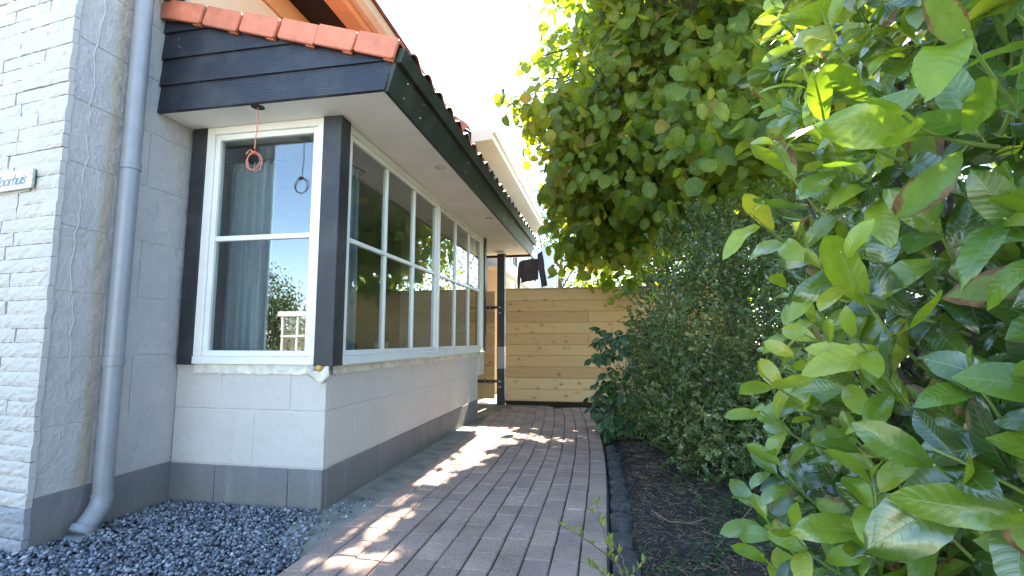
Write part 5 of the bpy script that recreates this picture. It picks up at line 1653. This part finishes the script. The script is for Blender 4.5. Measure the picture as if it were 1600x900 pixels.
# ground cover: low sprigs of small leaves
GC = [leaf_tmpl(3, 1, 0.020, 0.012, p_oval, fold=.2, bend_=.4, seed=5)]
P = []; D = []
for k in range(520):
    u = rs.rand()
    if u < 0.6: x = rs.uniform(0.45, 1.5); y = rs.uniform(2.9, 4.4)
    else: x = rs.uniform(0.2, 1.4); y = rs.uniform(1.5, 2.9)
    if x < 0.55 and y > 2.6 and rs.rand() < .7: continue
    z0 = soil_z(x, y); h_ = rs.uniform(0.03, 0.16); lean = rs.normal(size=2) * 0.06
    for j in range(14):
        t = j / 13
        a = j * 2.4
        P.append((x + lean[0] * t, y + lean[1] * t, z0 + h_ * t)); D.append((math.cos(a), math.sin(a), 0.35))
P = np.array(P); D = np.array(D)
o = cloud_obj('ground_cover', GC, P, D, np.tile((0, 0, 1.0), (len(P), 1)) + rs.normal(size=P.shape) * .3, rs.uniform(.6, 1.3, len(P)), M_darkleaf, None, rs)
props(o, 'low dark green seedlings and creeping sprigs on the soil bed', 'ground cover')
def stick(label, pts, r_):
    q = MB(); q.tube(pts, [r_ * (1 - .5 * i / (len(pts) - 1)) for i in range(len(pts))], 7)
    o = q.build('fallen_stick', M_litter if r_ > 0.004 else M_twig, None, smooth=True)
    return props(o, label, 'stick')
def gp(px, py, dz=0.01):
    d = AX * FPX + RX * (px - 800) + UX * (450 - py); t = (-0.02 - H) / d.z; p = CAM + d * t
    return Vector((p.x, p.y, soil_z(p.x, p.y) + dz))
stick('knobbly pale brown stick lying on the soil beside the edging stones', [gp(1018, 795), gp(1045, 812, .02), gp(1062, 817, .018), gp(1080, 820, .02), gp(1102, 815, .015)], 0.007)
stick('thin straight grey twig leaning from the soil toward the laurel leaves', [gp(1120, 862), gp(1160, 845, .08), gp(1196, 835, .17)], 0.0025)
def fallen(px, py, label, s, d):
    p = gp(px, py, 0.015); V, F, UV = LA[1]
    o = leaf_obj(meshdata('fallen_leaf', V, F, M_curlbrown, uv=UV, smooth=True), None, p, d, (0.2, -0.3, 1), s, 'fallen_leaf')
    props(o, label, 'leaf')
fallen(990, 712, 'curled tan dead leaf on the soil, farther of the two beside the edging', 1.15, (1, 0.1, 0.1))
fallen(992, 743, 'flat reddish brown dead leaf on the soil, nearer of the two beside the edging', 1.0, (1, -0.1, 0.02))
# scraggly weed in the foreground
wd_ = thing('weed', 'straggly weed with pale stems and yellow green buds at the near path edge', 'weed', (0.06, 1.95, 0))
ws = MB(); wl = []
def wstem(pts, r_, nb):
    ps = [Vector(p) for p in pts]
    ws.tube(ps, [r_ * (1 - .6 * i / (len(ps) - 1)) for i in range(len(ps))], 6)
    for k in range(nb):
        t = (k + 1) / nb * (len(ps) - 1); i = min(len(ps) - 2, int(t)); p = ps[i].lerp(ps[i + 1], t - i)
        for j in range(4):
            wl.append((np.array(p), np.array((rs.normal() * .5, rs.normal() * .4 - .2, 0.9)), np.array((rs.normal(), -1, .2)), rs.uniform(.5, 1.15)))
W0 = A3(985, 930, 1.95)
def WQ(px, py, d): return tuple(A3(px, py, d))
wstem([WQ(985, 935, 1.95), WQ(965, 880, 1.93), WQ(925, 850, 1.92), WQ(898, 832, 1.92), WQ(878, 822, 1.92)], 0.0040, 6)
wstem([WQ(990, 940, 1.93), WQ(972, 870, 1.9), WQ(950, 835, 1.9), WQ(925, 800, 1.9)], 0.0028, 5)
wstem([WQ(965, 880, 1.93), WQ(948, 850, 1.92), WQ(938, 815, 1.92), WQ(932, 785, 1.92)], 0.0022, 3)
wstem([WQ(990, 940, 1.95), WQ(950, 905, 1.9), WQ(935, 890, 1.9), WQ(920, 882, 1.9)], 0.003, 6)
wstem([WQ(990, 940, 1.93), WQ(985, 900, 1.9), WQ(1005, 880, 1.9)], 0.003, 5)
wstem([WQ(965, 885, 1.93), WQ(955, 868, 1.92), WQ(952, 845, 1.92)], 0.0025, 5)
ws.build('stem', M_litter, wd_, smooth=True, fix=False)
WT = leaf_tmpl(4, 1, 0.034, 0.011, p_oval, fold=.4, bend_=.4, seed=8)
wm = meshdata('leaf', *WT[:2], M_weedleaf, uv=WT[2], smooth=True)
for a in wl: leaf_obj(wm, wd_, *a)
print('objects', len(bpy.data.objects))
